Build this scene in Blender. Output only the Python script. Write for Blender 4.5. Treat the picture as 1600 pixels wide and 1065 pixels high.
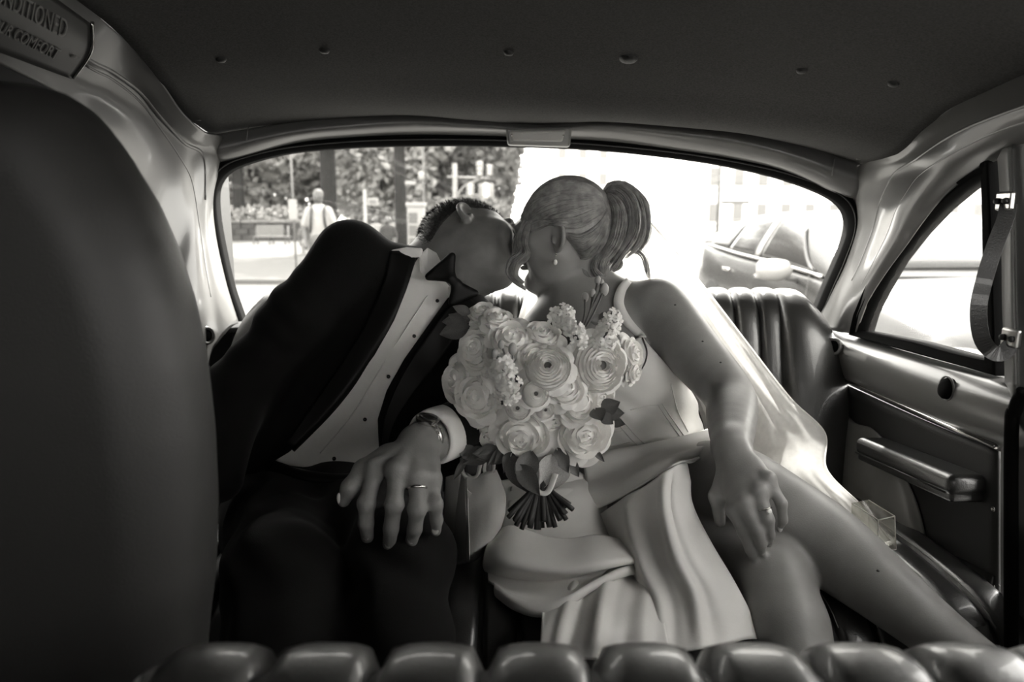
import bpy, bmesh, math, random
import numpy as np
from mathutils import Vector, Matrix
from mathutils.bvhtree import BVHTree

for o in list(bpy.data.objects): bpy.data.objects.remove(o)
scene = bpy.context.scene
C = scene.collection
random.seed(7); rng = np.random.default_rng(7)

# ------------------------------------------------------------------ camera
CAM = np.array([0.0, 0.0, 1.25]); PITCH = math.radians(9.5); FPX = 1150.0
cd = bpy.data.cameras.new('camera'); cam = bpy.data.objects.new('camera', cd); C.objects.link(cam)
cam.location = CAM; cam.rotation_euler = (math.pi/2-PITCH, 0, 0)
cd.sensor_width = 36; cd.lens = FPX/1600*36; cd.clip_start = 0.02; cd.clip_end = 400
cd.dof.use_dof = True; cd.dof.focus_distance = 1.25; cd.dof.aperture_fstop = 4.2
scene.camera = cam

# ------------------------------------------------------------------ sky, sun, exposure
TINT = (1.0, 0.975, 0.93)
world = bpy.data.worlds.new('sky'); scene.world = world; world.use_nodes = True
bg = world.node_tree.nodes['Background']; bg.inputs[0].default_value = (*TINT, 1); bg.inputs[1].default_value = 6.5
sd = bpy.data.lights.new('sun', 'SUN'); sd.energy = 14.0; sd.color = TINT; sd.angle = math.radians(1.0)
sun = bpy.data.objects.new('sun', sd); C.objects.link(sun); sun.location = (5, 12, 14)
SUN_DIR = Vector((0.12, 0.85, 0.85)).normalized()          # towards the sun: behind the car, high, a little to the right
sun.rotation_euler = SUN_DIR.to_track_quat('Z', 'Y').to_euler()
vs = scene.view_settings
vs.view_transform = 'Standard'; vs.look = 'None'; vs.exposure = 0.4; vs.gamma = 1.0; vs.use_curve_mapping = False

# ------------------------------------------------------------------ geometry helpers
def ray(px, py):
    u = (px-800)/FPX; v = (532.5-py)/FPX; c, s = math.cos(PITCH), math.sin(PITCH)
    return np.array([u, c+v*s, -s+v*c])
def G(px, py, y):                       # point seen at a pixel, at distance y behind the camera
    d = ray(px, py); return CAM + d*(y/d[1])
def GX(px, py, x):                      # same, on the upright plane at x
    d = ray(px, py); return CAM + d*(x/d[0])
def GZ(px, py, z):
    d = ray(px, py); return CAM + d*((z-CAM[2])/d[2])
def nrm(v):
    v = np.asarray(v, float); return v/np.linalg.norm(v)

def cr(pts, n, closed=False):           # Catmull-Rom resampling along axis 0
    p = np.asarray(pts, float); m = len(p)
    if closed:
        t = np.linspace(0, m, n, endpoint=False); i = np.floor(t).astype(int); f = t-i
        a, b, c_, d = p[(i-1) % m], p[i % m], p[(i+1) % m], p[(i+2) % m]
    else:
        q = np.concatenate([[2*p[0]-p[1]], p, [2*p[-1]-p[-2]]])
        t = np.linspace(0, m-1, n); i = np.minimum(np.floor(t).astype(int), m-2); f = t-i
        a, b, c_, d = q[i], q[i+1], q[i+2], q[i+3]
    f = f.reshape((-1,)+(1,)*(p.ndim-1))
    return 0.5*(2*b+(c_-a)*f+(2*a-5*b+4*c_-d)*f*f+(3*b-a-3*c_+d)*f**3)
def patch(grid, nu, nv):
    g = np.asarray(grid, float)
    a = cr(g, nv) if g.shape[0] > 2 else np.array([g[0]+(g[1]-g[0])*t for t in np.linspace(0, 1, nv)])
    a = a.transpose(1, 0, 2)
    a = cr(a, nu) if a.shape[0] > 2 else np.array([a[0]+(a[1]-a[0])*t for t in np.linspace(0, 1, nu)])
    return a.transpose(1, 0, 2)         # (nv, nu, 3)

class MB:
    """collects vertices and faces of one mesh"""
    def __init__(s): s.v = []; s.f = []; s.n = 0
    def add(s, v, f):
        v = np.asarray(v, float).reshape(-1, 3)
        s.v.append(v); s.f += [tuple(int(i)+s.n for i in q) for q in f]; s.n += len(v); return s
    def sheet(s, a, wrap=False):
        nv, nu = a.shape[:2]; f = []
        for j in range(nv-1):
            for i in range(nu if wrap else nu-1):
                k = (i+1) % nu; f.append((j*nu+i, j*nu+k, (j+1)*nu+k, (j+1)*nu+i))
        return s.add(a.reshape(-1, 3), f)
    def tube(s, pts, r, seg=8, closed=False, caps=True, flat=1.0, up=None):
        p = np.asarray(pts, float); n = len(p); r = np.broadcast_to(np.asarray(r, float), (n,))
        t = np.gradient(p, axis=0)
        if closed: t = np.roll(p, -1, 0)-np.roll(p, 1, 0)
        t /= np.linalg.norm(t, axis=1)[:, None]+1e-12
        u = np.array(up if up is not None else ((0, 0, 1) if abs(t[0][2]) < .9 else (1, 0, 0)), float); rows = []
        for i in range(n):
            if up is not None: u = np.array(up, float)
            u = u-t[i]*np.dot(u, t[i]); u /= np.linalg.norm(u)+1e-12; w = np.cross(t[i], u)
            a = np.arange(seg)*2*math.pi/seg
            rows.append(p[i]+r[i]*(np.cos(a)[:, None]*w+flat*np.sin(a)[:, None]*u))
        rows = np.array(rows); b = s.n
        if closed: rows = np.concatenate([rows, rows[:1]])
        s.sheet(rows, True)
        if caps and not closed:
            s.f.append(tuple(range(b, b+seg))[::-1]); s.f.append(tuple(range(b+(n-1)*seg, b+n*seg)))
        return s
    def box(s, c, h, ax=None):
        c = np.asarray(c, float); A = np.eye(3) if ax is None else np.asarray(ax, float)
        v = [c+A[0]*h[0]*x+A[1]*h[1]*y+A[2]*h[2]*z for x in (-1, 1) for y in (-1, 1) for z in (-1, 1)]
        return s.add(v, [(0, 1, 3, 2), (4, 6, 7, 5), (0, 4, 5, 1), (2, 3, 7, 6), (0, 2, 6, 4), (1, 5, 7, 3)])
    def prism(s, poly, d):              # flat 3-D outline pushed along d
        p = np.asarray(poly, float); n = len(p); d = np.asarray(d, float)
        f = [tuple(range(n))[::-1], tuple(range(n, 2*n))]+[(i, (i+1) % n, n+(i+1) % n, n+i) for i in range(n)]
        return s.add(np.concatenate([p, p+d]), f)
    def lathe(s, prof, c, axis=(0, 0, 1), seg=16):
        ax = nrm(axis); u = nrm(np.cross(ax, (1, 0, 0) if abs(ax[0]) < .9 else (0, 1, 0))); w = np.cross(ax, u)
        a = np.arange(seg)*2*math.pi/seg
        rows = np.array([np.asarray(c)+ax*h+r*(np.cos(a)[:, None]*u+np.sin(a)[:, None]*w) for r, h in prof]); b = s.n
        s.sheet(rows, True); m = len(prof)
        s.f.append(tuple(range(b, b+seg))[::-1]); s.f.append(tuple(range(b+(m-1)*seg, b+m*seg)))
        return s
    def ell(s, c, r, ax=None, seg=12, rings=8):
        A = np.eye(3) if ax is None else np.asarray(ax, float); rows = []
        for j in range(rings+1):
            th = math.pi*(0.02+0.96*j/rings); a = np.arange(seg)*2*math.pi/seg
            q = np.stack([r[0]*math.sin(th)*np.cos(a), r[1]*math.sin(th)*np.sin(a), np.full(seg, r[2]*math.cos(th))], 1)
            rows.append(np.asarray(c)+q@A)
        b = s.n; s.sheet(np.array(rows), True)
        s.f.append(tuple(range(b, b+seg))); s.f.append(tuple(range(b+rings*seg, b+(rings+1)*seg))[::-1]); return s
    def mesh(s, name):
        me = bpy.data.meshes.new(name); v = np.concatenate(s.v) if s.v else np.zeros((0, 3))
        me.from_pydata(v.tolist(), [], s.f); me.update(); return me
    def build(s, name, mat, parent=None, smooth=True, fix=False, bevel=0, solid=0, angle=None):
        return link(name, s.mesh(name), mat, parent, smooth, fix, bevel, solid, angle)

def link(name, me, mat, parent=None, smooth=True, fix=False, bevel=0, solid=0, angle=None):
    if fix:
        bm = bmesh.new(); bm.from_mesh(me); bmesh.ops.recalc_face_normals(bm, faces=bm.faces); bm.to_mesh(me); bm.free()
    o = bpy.data.objects.new(name, me); C.objects.link(o)
    if mat is not None: me.materials.append(mat)
    if smooth: me.polygons.foreach_set('use_smooth', [True]*len(me.polygons))
    if angle is not None: me.set_sharp_from_angle(angle=math.radians(angle))
    if solid:
        m = o.modifiers.new('thickness', 'SOLIDIFY'); m.thickness = solid; m.offset = 0
    if bevel:
        m = o.modifiers.new('bevel', 'BEVEL'); m.width = bevel; m.segments = 2; m.limit_method = 'ANGLE'; m.angle_limit = math.radians(40)
        m.harden_normals = False
    if parent is not None: setpar(o, parent)
    return o
def setpar(o, p):
    o.parent = p; o.matrix_parent_inverse = world_of(p).inverted()
def world_of(o):
    m = o.matrix_basis.copy()
    if o.parent: m = world_of(o.parent) @ o.matrix_parent_inverse @ m
    return m
def empty(name, loc, label=None, cat=None, group=None):
    o = bpy.data.objects.new(name, None); C.objects.link(o); o.location = loc; o.empty_display_size = .05
    if label: tag(o, label, cat, group)
    return o
def tag(o, label=None, cat=None, group=None, kind=None):
    if label: o['label'] = label
    if cat: o['category'] = cat
    if group: o['group'] = group
    if kind: o['kind'] = kind
    return o
def copy_tree(o, parent=None, M=None):
    c = o.copy(); C.objects.link(c)
    if parent is not None: c.parent = parent
    for ch in list(o.children): copy_tree(ch, c)
    return c
def bvh_of(objs):
    vs_, fs = [], []
    for o in (objs if isinstance(objs, (list, tuple)) else [objs]):
        m = world_of(o); b = len(vs_)
        vs_ += [m @ v.co for v in o.data.vertices]; fs += [tuple(i+b for i in p.vertices) for p in o.data.polygons]
    return BVHTree.FromPolygons(vs_, fs)
def hit(bvh, px, py, default=1.2):
    d = Vector(ray(px, py)).normalized(); h, n, i, dist = bvh.ray_cast(Vector(CAM), d)
    if h is None: return G(px, py, default), np.array(-np.array(d))
    if n.dot(d) > 0: n = -n
    return np.array(h), np.array(n)
def drape(bvh, gridpx, nu, nv, off, default=1.2):
    """a sheet laid on a surface: control pixels -> points on it, lifted by off"""
    g = np.asarray(gridpx, float); g3 = np.concatenate([g, np.zeros(g.shape[:2]+(1,))], 2)
    a = patch(g3, nu, nv); out = np.zeros(a.shape)
    for j in range(nv):
        for i in range(nu):
            p, n = hit(bvh, a[j, i, 0], a[j, i, 1], default); out[j, i] = p+n*off
    return out

# ------------------------------------------------------------------ signed-distance bodies
class Sdf:
    def __init__(s): s.ops = []
    def cone(s, a, b, ra, rb, k=.02, w=None, sc=1.0, sub=False):
        s.ops.append(('c', np.asarray(a, float), np.asarray(b, float), ra, rb, k, w, sc, sub)); return s
    def chain(s, pts, rs, k=.02, w=None, sc=1.0):
        for i in range(len(pts)-1): s.cone(pts[i], pts[i+1], rs[i], rs[i+1], k, w, sc)
        return s
    def limb(s, pts, rs, n=18, k=.014):       # one smooth tapering limb along a curve
        p = cr(pts, n); r = cr(np.asarray(rs, float)[:, None], n)[:, 0]-.0025; s.cone(p[0], p[1], r[0], r[1], .03)
        for i in range(1, n-1): s.cone(p[i], p[i+1], r[i], r[i+1], k)
        return s
    def ell(s, c, r, ax=None, k=.02, sub=False):
        s.ops.append(('e', np.asarray(c, float), np.asarray(r, float), np.eye(3) if ax is None else np.asarray(ax, float), k, sub)); return s
    def rbox(s, c, h, ax=None, rad=.01, k=.01, sub=False):
        s.ops.append(('b', np.asarray(c, float), np.asarray(h, float), np.eye(3) if ax is None else np.asarray(ax, float), rad, k, sub)); return s
    def func(s, fn, lo=None, hi=None): s.ops.append(('f', fn, lo, hi)); return s
    def bbox(s, op):
        if op[0] == 'c':
            r = max(op[3], op[4]); return np.minimum(op[1], op[2])-r, np.maximum(op[1], op[2])+r
        if op[0] in 'eb':
            e = np.abs(op[3]).T@op[2] + (op[4] if op[0] == 'b' else 0); return op[1]-e, op[1]+e
    def mesh(s, name, h, clip=None):
        lo, hi = np.full(3, 9e9), np.full(3, -9e9)
        for op in s.ops:
            if op[0] == 'f' or op[-1]: continue
            a, b = s.bbox(op); lo = np.minimum(lo, a); hi = np.maximum(hi, b)
        lo -= 4*h+.01; hi += 4*h+.01
        if clip is not None: lo = np.maximum(lo, clip[0]); hi = np.minimum(hi, clip[1])
        n = np.ceil((hi-lo)/h).astype(int)+1
        F = np.full(n, .08, np.float32)
        ax = [(lo[i]+h*np.arange(n[i])).astype(np.float32) for i in range(3)]
        for op in s.ops:
            if op[0] == 'f':
                a = lo if op[2] is None else np.asarray(op[2], float); b = hi if op[3] is None else np.asarray(op[3], float)
            else:
                a, b = s.bbox(op); m = .05+3*h; a = a-m; b = b+m
            i0 = np.clip(np.floor((a-lo)/h).astype(int), 0, n); i1 = np.clip(np.ceil((b-lo)/h).astype(int)+1, 0, n)
            if np.any(i1 <= i0): continue
            sl = tuple(slice(i0[i], i1[i]) for i in range(3))
            X = ax[0][sl[0]][:, None, None]; Y = ax[1][sl[1]][None, :, None]; Z = ax[2][sl[2]][None, None, :]
            f = F[sl]
            if op[0] == 'f':
                F[sl] = op[1](f, X, Y, Z); continue
            if op[0] == 'c':
                _, A, B, ra, rb, k, w, sc, sub = op
                P = [X-A[0], Y-A[1], Z-A[2]]; ba = (B-A)
                if w is not None:
                    w = np.asarray(w, float); dw = (P[0]*w[0]+P[1]*w[1]+P[2]*w[2])*(sc-1)
                    P = [P[i]+dw*w[i] for i in range(3)]; ba = ba+w*np.dot(ba, w)*(sc-1)
                L = max(np.dot(ba, ba), 1e-12)
                t = np.clip((P[0]*ba[0]+P[1]*ba[1]+P[2]*ba[2])/L, 0, 1)
                d = np.sqrt((P[0]-t*ba[0])**2+(P[1]-t*ba[1])**2+(P[2]-t*ba[2])**2)-(ra+(rb-ra)*t)
                if w is not None: d = d/math.sqrt(sc)
            elif op[0] == 'e':
                _, c, r, A, k, sub = op
                P = [X-c[0], Y-c[1], Z-c[2]]; Q = [P[0]*A[i][0]+P[1]*A[i][1]+P[2]*A[i][2] for i in range(3)]
                k0 = np.sqrt(sum((Q[i]/r[i])**2 for i in range(3))); k1 = np.sqrt(sum((Q[i]/r[i]**2)**2 for i in range(3)))+1e-9
                d = k0*(k0-1)/k1
            else:
                _, c, hh, A, rad, k, sub = op
                P = [X-c[0], Y-c[1], Z-c[2]]; Q = [np.abs(P[0]*A[i][0]+P[1]*A[i][1]+P[2]*A[i][2])-(hh[i]-rad) for i in range(3)]
                d = np.sqrt(sum(np.maximum(q, 0)**2 for q in Q))+np.minimum(np.maximum(np.maximum(Q[0], Q[1]), Q[2]), 0)-rad
            if sub:
                q = -d; hh_ = np.maximum(k-np.abs(f-q), 0)/k; F[sl] = np.maximum(f, q)+hh_*hh_*k*.25
            else:
                hh_ = np.maximum(k-np.abs(f-d), 0)/k; F[sl] = np.minimum(f, d)-hh_*hh_*k*.25
        v, q = surface_net(F, lo, h)
        me = bpy.data.meshes.new(name)
        me.vertices.add(len(v)); me.vertices.foreach_set('co', v.astype(np.float32).ravel())
        me.loops.add(len(q)*4); me.loops.foreach_set('vertex_index', q.astype(np.int32).ravel())
        me.polygons.add(len(q)); me.polygons.foreach_set('loop_start', np.arange(len(q), dtype=np.int32)*4)
        me.update(calc_edges=True); me.validate()
        return me
    def build(s, name, h, mat, parent=None, clip=None, smooth_it=0):
        o = link(name, s.mesh(name, h, clip), mat, parent)
        if smooth_it:
            m = o.modifiers.new('relax', 'SMOOTH'); m.iterations = smooth_it; m.factor = .5
        return o
def surface_net(F, lo, h):
    I = F < 0; n = np.array(F.shape)
    c = np.zeros(n-1, np.uint8)
    for dx in (0, 1):
        for dy in (0, 1):
            for dz in (0, 1): c += I[dx:n[0]-1+dx, dy:n[1]-1+dy, dz:n[2]-1+dz]
    act = (c > 0) & (c < 8); ia = np.argwhere(act); idx = np.full(act.shape, -1, np.int32); idx[act] = np.arange(len(ia))
    cor = [(a, b, d) for a in (0, 1) for b in (0, 1) for d in (0, 1)]
    val = {q: F[ia[:, 0]+q[0], ia[:, 1]+q[1], ia[:, 2]+q[2]] for q in cor}
    acc = np.zeros((len(ia), 3)); cnt = np.zeros(len(ia))
    for q in cor:
        for a in range(3):
            if q[a]: continue
            r = list(q); r[a] = 1; r = tuple(r); A, B = val[q], val[r]
            m = (A < 0) != (B < 0); t = np.where(m, A/(A-B+1e-20), 0)
            p = np.array(q, float)[None].repeat(len(ia), 0); p[:, a] += t
            acc += p*m[:, None]; cnt += m
    v = lo+h*(ia+acc/cnt[:, None]); quads = []
    for a in range(3):
        b, d = (a+1) % 3, (a+2) % 3
        s0 = [slice(None)]*3; s1 = [slice(None)]*3; s0[a] = slice(0, -1); s1[a] = slice(1, None)
        ch = I[tuple(s0)] != I[tuple(s1)]; e = np.argwhere(ch)
        e = e[(e[:, b] > 0) & (e[:, d] > 0) & (e[:, b] < n[b]-1) & (e[:, d] < n[d]-1)]
        ins = I[e[:, 0], e[:, 1], e[:, 2]]
        def g(ob, od):
            k = e.copy(); k[:, b] += ob; k[:, d] += od; return idx[k[:, 0], k[:, 1], k[:, 2]]
        q = np.stack([g(-1, -1), g(0, -1), g(0, 0), g(-1, 0)], 1); q[~ins] = q[~ins][:, ::-1]; quads.append(q)
    q = np.concatenate(quads); q = q[(q >= 0).all(1)]
    return v, q
def poly_sd(U, V, poly):
    """2-D signed distance (negative inside) to a polygon"""
    p = np.asarray(poly, float); d = np.full(np.broadcast(U, V).shape, 1e9); ins = np.zeros(d.shape, bool)
    for i in range(len(p)):
        a = p[i]; b = p[(i+1) % len(p)]; e = b-a
        t = np.clip(((U-a[0])*e[0]+(V-a[1])*e[1])/(e@e), 0, 1)
        d = np.minimum(d, (U-a[0]-t*e[0])**2+(V-a[1]-t*e[1])**2)
        cond = ((a[1] > V) != (b[1] > V)); xx = a[0]+(V-a[1])*e[0]/(e[1] if e[1] else 1e-9)
        ins ^= cond & (U < xx)
    d = np.sqrt(d); return np.where(ins, -d, d)
def pix(X, Y, Z):
    c, s = math.cos(PITCH), math.sin(PITCH); z = Z-CAM[2]; fw = Y*c-z*s; up = Y*s+z*c
    return 800+FPX*X/fw, 532.5-FPX*up/fw, fw

# ------------------------------------------------------------------ materials
def mat(name, g, rough=.5, spec=.5, metal=0., noise=0., nscale=20., bump=0., bscale=200., coat=0., trans=0., sheen=0., stretch=None, sss=0.):
    m = bpy.data.materials.new(name); m.use_nodes = True; nt = m.node_tree; b = nt.nodes['Principled BSDF']
    col = (g, g*.985, g*.955, 1)
    b.inputs['Base Color'].default_value = col; b.inputs['Roughness'].default_value = rough
    b.inputs['Metallic'].default_value = metal; b.inputs['Specular IOR Level'].default_value = spec
    b.inputs['Coat Weight'].default_value = coat; b.inputs['Coat Roughness'].default_value = .08
    b.inputs['Sheen Weight'].default_value = sheen
    if sss: b.inputs['Subsurface Weight'].default_value = sss; b.inputs['Subsurface Radius'].default_value = (.01, .01, .01); b.inputs['Subsurface Scale'].default_value = .5
    tc = nt.nodes.new('ShaderNodeTexCoord'); src = tc.outputs['Object']
    if stretch:
        mp = nt.nodes.new('ShaderNodeMapping'); mp.inputs['Scale'].default_value = stretch; nt.links.new(src, mp.inputs[0]); src = mp.outputs[0]
    if noise:
        n = nt.nodes.new('ShaderNodeTexNoise'); n.inputs['Scale'].default_value = nscale; n.inputs['Detail'].default_value = 6
        nt.links.new(src, n.inputs['Vector']); r = nt.nodes.new('ShaderNodeValToRGB')
        a, z = g*(1-noise), min(1, g*(1+noise))
        r.color_ramp.elements[0].position = .3; r.color_ramp.elements[1].position = .7
        r.color_ramp.elements[0].color = (a, a*.985, a*.955, 1); r.color_ramp.elements[1].color = (z, z*.985, z*.955, 1)
        nt.links.new(n.outputs['Fac'], r.inputs[0]); nt.links.new(r.outputs[0], b.inputs['Base Color'])
    if bump:
        n = nt.nodes.new('ShaderNodeTexNoise'); n.inputs['Scale'].default_value = bscale; n.inputs['Detail'].default_value = 4
        nt.links.new(src, n.inputs['Vector']); bp = nt.nodes.new('ShaderNodeBump'); bp.inputs['Strength'].default_value = bump; bp.inputs['Distance'].default_value = .002
        nt.links.new(n.outputs['Fac'], bp.inputs['Height']); nt.links.new(bp.outputs[0], b.inputs['Normal'])
    if trans:
        t = nt.nodes.new('ShaderNodeBsdfTranslucent'); t.inputs[0].default_value = col; mx = nt.nodes.new('ShaderNodeMixShader'); mx.inputs[0].default_value = trans
        nt.links.new(b.outputs[0], mx.inputs[1]); nt.links.new(t.outputs[0], mx.inputs[2]); nt.links.new(mx.outputs[0], nt.nodes['Material Output'].inputs[0])
    return m
def glass_mat(name, film=.03, tint=.95, gloss=.06, veil=0.0):
    """thin pane: mostly see-through, a little mirror and a thin, uneven translucent film"""
    m = bpy.data.materials.new(name); m.use_nodes = True; nt = m.node_tree; nt.nodes.remove(nt.nodes['Principled BSDF'])
    out = nt.nodes['Material Output']; tr = nt.nodes.new('ShaderNodeBsdfTransparent'); tr.inputs[0].default_value = (tint, tint, tint*.98, 1)
    gl = nt.nodes.new('ShaderNodeBsdfGlossy'); gl.inputs['Roughness'].default_value = .03
    tl = nt.nodes.new('ShaderNodeBsdfTranslucent'); tl.inputs[0].default_value = (.8, .79, .77, 1)
    m1 = nt.nodes.new('ShaderNodeMixShader'); m1.inputs[0].default_value = gloss
    m2 = nt.nodes.new('ShaderNodeMixShader')
    n = nt.nodes.new('ShaderNodeTexNoise'); n.inputs['Scale'].default_value = 6; n.inputs['Detail'].default_value = 8
    mr = nt.nodes.new('ShaderNodeMapRange'); mr.inputs[3].default_value = film*.5; mr.inputs[4].default_value = film*1.5
    nt.links.new(n.outputs['Fac'], mr.inputs[0]); nt.links.new(mr.outputs[0], m2.inputs[0])
    nt.links.new(tr.outputs[0], m1.inputs[1]); nt.links.new(gl.outputs[0], m1.inputs[2])
    nt.links.new(m1.outputs[0], m2.inputs[1]); nt.links.new(tl.outputs[0], m2.inputs[2]); nt.links.new(m2.outputs[0], out.inputs[0])
    return m
def tulle_mat(name, dens=.5):
    m = bpy.data.materials.new(name); m.use_nodes = True; nt = m.node_tree; nt.nodes.remove(nt.nodes['Principled BSDF'])
    out = nt.nodes['Material Output']; tr = nt.nodes.new('ShaderNodeBsdfTransparent')
    tl = nt.nodes.new('ShaderNodeBsdfTranslucent'); tl.inputs[0].default_value = (.92, .91, .89, 1)
    df = nt.nodes.new('ShaderNodeBsdfDiffuse'); df.inputs[0].default_value = (.92, .91, .89, 1)
    a = nt.nodes.new('ShaderNodeMixShader'); a.inputs[0].default_value = .42; b = nt.nodes.new('ShaderNodeMixShader')
    n = nt.nodes.new('ShaderNodeTexNoise'); n.inputs['Scale'].default_value = 40; n.inputs['Detail'].default_value = 5
    mr = nt.nodes.new('ShaderNodeMapRange'); mr.inputs[3].default_value = dens-.12; mr.inputs[4].default_value = dens+.12
    nt.links.new(n.outputs['Fac'], mr.inputs[0]); nt.links.new(mr.outputs[0], b.inputs[0])
    nt.links.new(tl.outputs[0], a.inputs[1]); nt.links.new(df.outputs[0], a.inputs[2])
    nt.links.new(tr.outputs[0], b.inputs[1]); nt.links.new(a.outputs[0], b.inputs[2]); nt.links.new(b.outputs[0], out.inputs[0])
    return m

M = dict(
    headliner=mat('headliner', .075, .9, .2, noise=.25, nscale=300, bump=.4, bscale=900),
    paint=mat('car_paint', .12, .32, .5, coat=.25, noise=.05, nscale=6),
    rubber=mat('rubber', .003, .9, .08),
    rail=mat('rail_panel', .05, .45, .4, noise=.1, nscale=8),
    leather=mat('black_leather', .03, .30, .75, bump=.25, bscale=500, noise=.15, nscale=30, coat=.3),
    leather_dull=mat('worn_vinyl', .028, .5, .5, bump=.2, bscale=400),
    stitch=mat('stitch_thread', .35, .8),
    blackpanel=mat('black_vinyl', .018, .55, .4, bump=.2, bscale=600),
    carpet=mat('carpet', .02, .95, .1, bump=.5, bscale=900),
    chrome=mat('chrome', .65, .18, .5, metal=1.),
    steel=mat('steel', .5, .3, .5, metal=1.),
    fender=mat('fender_panel', .17, .4, .5, noise=.08, nscale=10),
    lens=mat('lamp_lens', .75, .25, .5, trans=.5),
    skin=mat('skin', .28, .42, .45, noise=.1, nscale=25, bump=.12, bscale=500, sss=.05),
    skin_ped=mat('skin_far', .05, .6), skin_m=mat('skin_man', .185, .5, .4, noise=.14, nscale=30, bump=.25, bscale=400),
    nail=mat('nail', .5, .25, .5),
    hair_b=mat('blonde_hair', .30, .38, .5, noise=.45, nscale=60),
    hair_dark=mat('hair_underside', .10, .5, .4, noise=.4, nscale=60),
    hair_m=mat('short_hair', .035, .6, .3, noise=.4, nscale=200),
    suit=mat('suit_wool', .006, .85, .12, bump=.3, bscale=700, sheen=.08),
    satin=mat('lapel_satin', .006, .5, .2),
    shirt=mat('shirt_cotton', .78, .75, .2, noise=.03, nscale=40, bump=.1, bscale=800),
    stud=mat('stud', .012, .2, .6),
    dress=mat('dress_satin', .74, .45, .45, noise=.05, nscale=12, bump=.08, bscale=300),
    tulle=tulle_mat('tulle', .72),
    tulle_edge=tulle_mat('tulle_hem', .85),
    petal=mat('petal', .80, .55, .3, noise=.05, nscale=40, trans=.06, bump=.15, bscale=150),
    petal2=mat('petal_cream', .72, .6, .3, noise=.06, nscale=50, trans=.06, bump=.2, bscale=200),
    floret=mat('floret', .76, .6, .3, trans=.15),
    centre=mat('flower_centre', .10, .7, .2),
    leaf=mat('leaf', .10, .45, .4, noise=.3, nscale=40, trans=.1),
    leafpale=mat('pale_leaf', .35, .5, .4, noise=.2, nscale=30),
    stem=mat('stem', .028, .5, .4),
    ribbon=mat('ribbon', .6, .35, .5),
    bag=mat('bag_leather', .58, .42, .5, noise=.05, nscale=15, bump=.12, bscale=300),
    acrylic=glass_mat('clear_plastic', .14, .97, .05),
    glass=glass_mat('rear_glass', .003, .98, .008), glass2=glass_mat('hazy_glass', .02, .96, .01),  # quarter pane carries a denser translucent film, so it looks hazy
    pearl=mat('pearl', .85, .15, .6), gem=mat('gem', .9, .05, .9),
    letter=mat('sticker_letter', .22, .6, .3),
    asphalt=mat('asphalt', .10, .9, .2, noise=.12, nscale=3), pave=mat('pavement', .08, .9, .2, noise=.1, nscale=2),
    stonewall=mat('park_wall_stone', .04, .9, .2, noise=.3, nscale=3), cap=mat('wall_coping', .12, .9, .2, noise=.2, nscale=3),
    bark=mat('bark', .02, .95, .1, noise=.35, nscale=6, stretch=(6, 6, 1)),
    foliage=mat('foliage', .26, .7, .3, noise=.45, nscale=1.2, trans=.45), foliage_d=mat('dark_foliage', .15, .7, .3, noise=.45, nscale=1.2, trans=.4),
    grass=mat('park_lawn', .3, .9, .1, noise=.3, nscale=1),
    wood=mat('bench_wood', .14, .7, .3), iron=mat('iron', .06, .6, .4), signwhite=mat('sign_white', .2, .6, .3), signgrey=mat('sign_grey', .35, .6, .3),
    polegrey=mat('pole_grey', .10, .6, .4), cream=mat('cream_facade', .8, .9, .2, noise=.05, nscale=.5), winpane=mat('facade_pane', .16, .3, .3), winframe=mat('facade_frame', .65, .7),
    cloth_w=mat('white_cloth', .2, .8, .2), cloth_g=mat('grey_cloth', .05, .8, .2), cloth_d=mat('dark_cloth', .03, .8, .2), cloth_m=mat('mid_cloth', .09, .8, .2),
    carpaint=mat('dark_car_paint', .02, .25, .35, coat=.15), carglass=mat('car_window_tint', .015, .1, .4), tyre=mat('tyre', .02, .8), carlight=mat('pale_car_trim', .22, .3, .5),
    carseat=mat('car_seat', .55, .7),
)

# ================================================================== THE CAR: SETTING
def struct(o): o['kind'] = 'structure'; return o
# ---- headliner
L = [G(335, 212, 1.72), G(285, 175, 1.55), G(250, 125, 1.355), G(150, 20, 1.12), np.array([-.585, .7, 1.565]), np.array([-.585, .2, 1.565]), np.array([-.585, -.25, 1.53])]
R = [G(1348, 258, 1.70), G(1400, 240, 1.45), G(1450, 197, 1.32), G(1520, 150, 1.17), np.array([.70, .7, 1.47]), np.array([.70, .2, 1.48]), np.array([.70, -.25, 1.46])]
rear = [(335, 212), (450, 196), (560, 184), (650, 180), (740, 188), (843, 194), (950, 188), (1050, 194), (1150, 205), (1250, 228), (1348, 258)]
rear3 = [G(px, py, 1.72+.09*math.sin(math.pi*i/10)) for i, (px, py) in enumerate(rear)]
rows = [rear3]
for j in range(1, len(L)):
    r = []
    for i in range(11):
        t = i/10; p = L[j]+(R[j]-L[j])*t; b = 1-(2*t-1)**2
        p = p+np.array([0, .06*b if j < 3 else 0, (.035+.012*min(j, 3))*b**.6]); r.append(p)
    rows.append(r)
ca = patch(rows, 60, 60)
mb = MB().sheet(ca)
ceiling = struct(mb.build('ceiling', M['headliner'], solid=.006))
cb = bvh_of(ceiling)
btn = None
for px, py, r in ((345, 90, .009), (507, 76, .009), (795, 79, .009), (982, 89, .016), (1253, 107, .009), (1397, 128, .009)):
    p, n = hit(cb, px, py)
    b = MB().lathe([(r*.98, -.004), (r, .003), (r*.85, .006), (r*.4, .008)], (0, 0, 0), n, 18).build('button', M['leather_dull'], ceiling); b.location = p
rs = [[(-.76, y, 1.36), (-.75, y, 1.52), (-.70, y, 1.62), (-.4, y, 1.67), (.05, y, 1.69), (.5, y, 1.67), (.78, y, 1.60), (.83, y, 1.50), (.84, y, 1.36 if y < .15 else 1.49)] for y in (-1.0, -.5, 0, .12, .2, .5, 1.0, 1.5, 1.75)]
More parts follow.
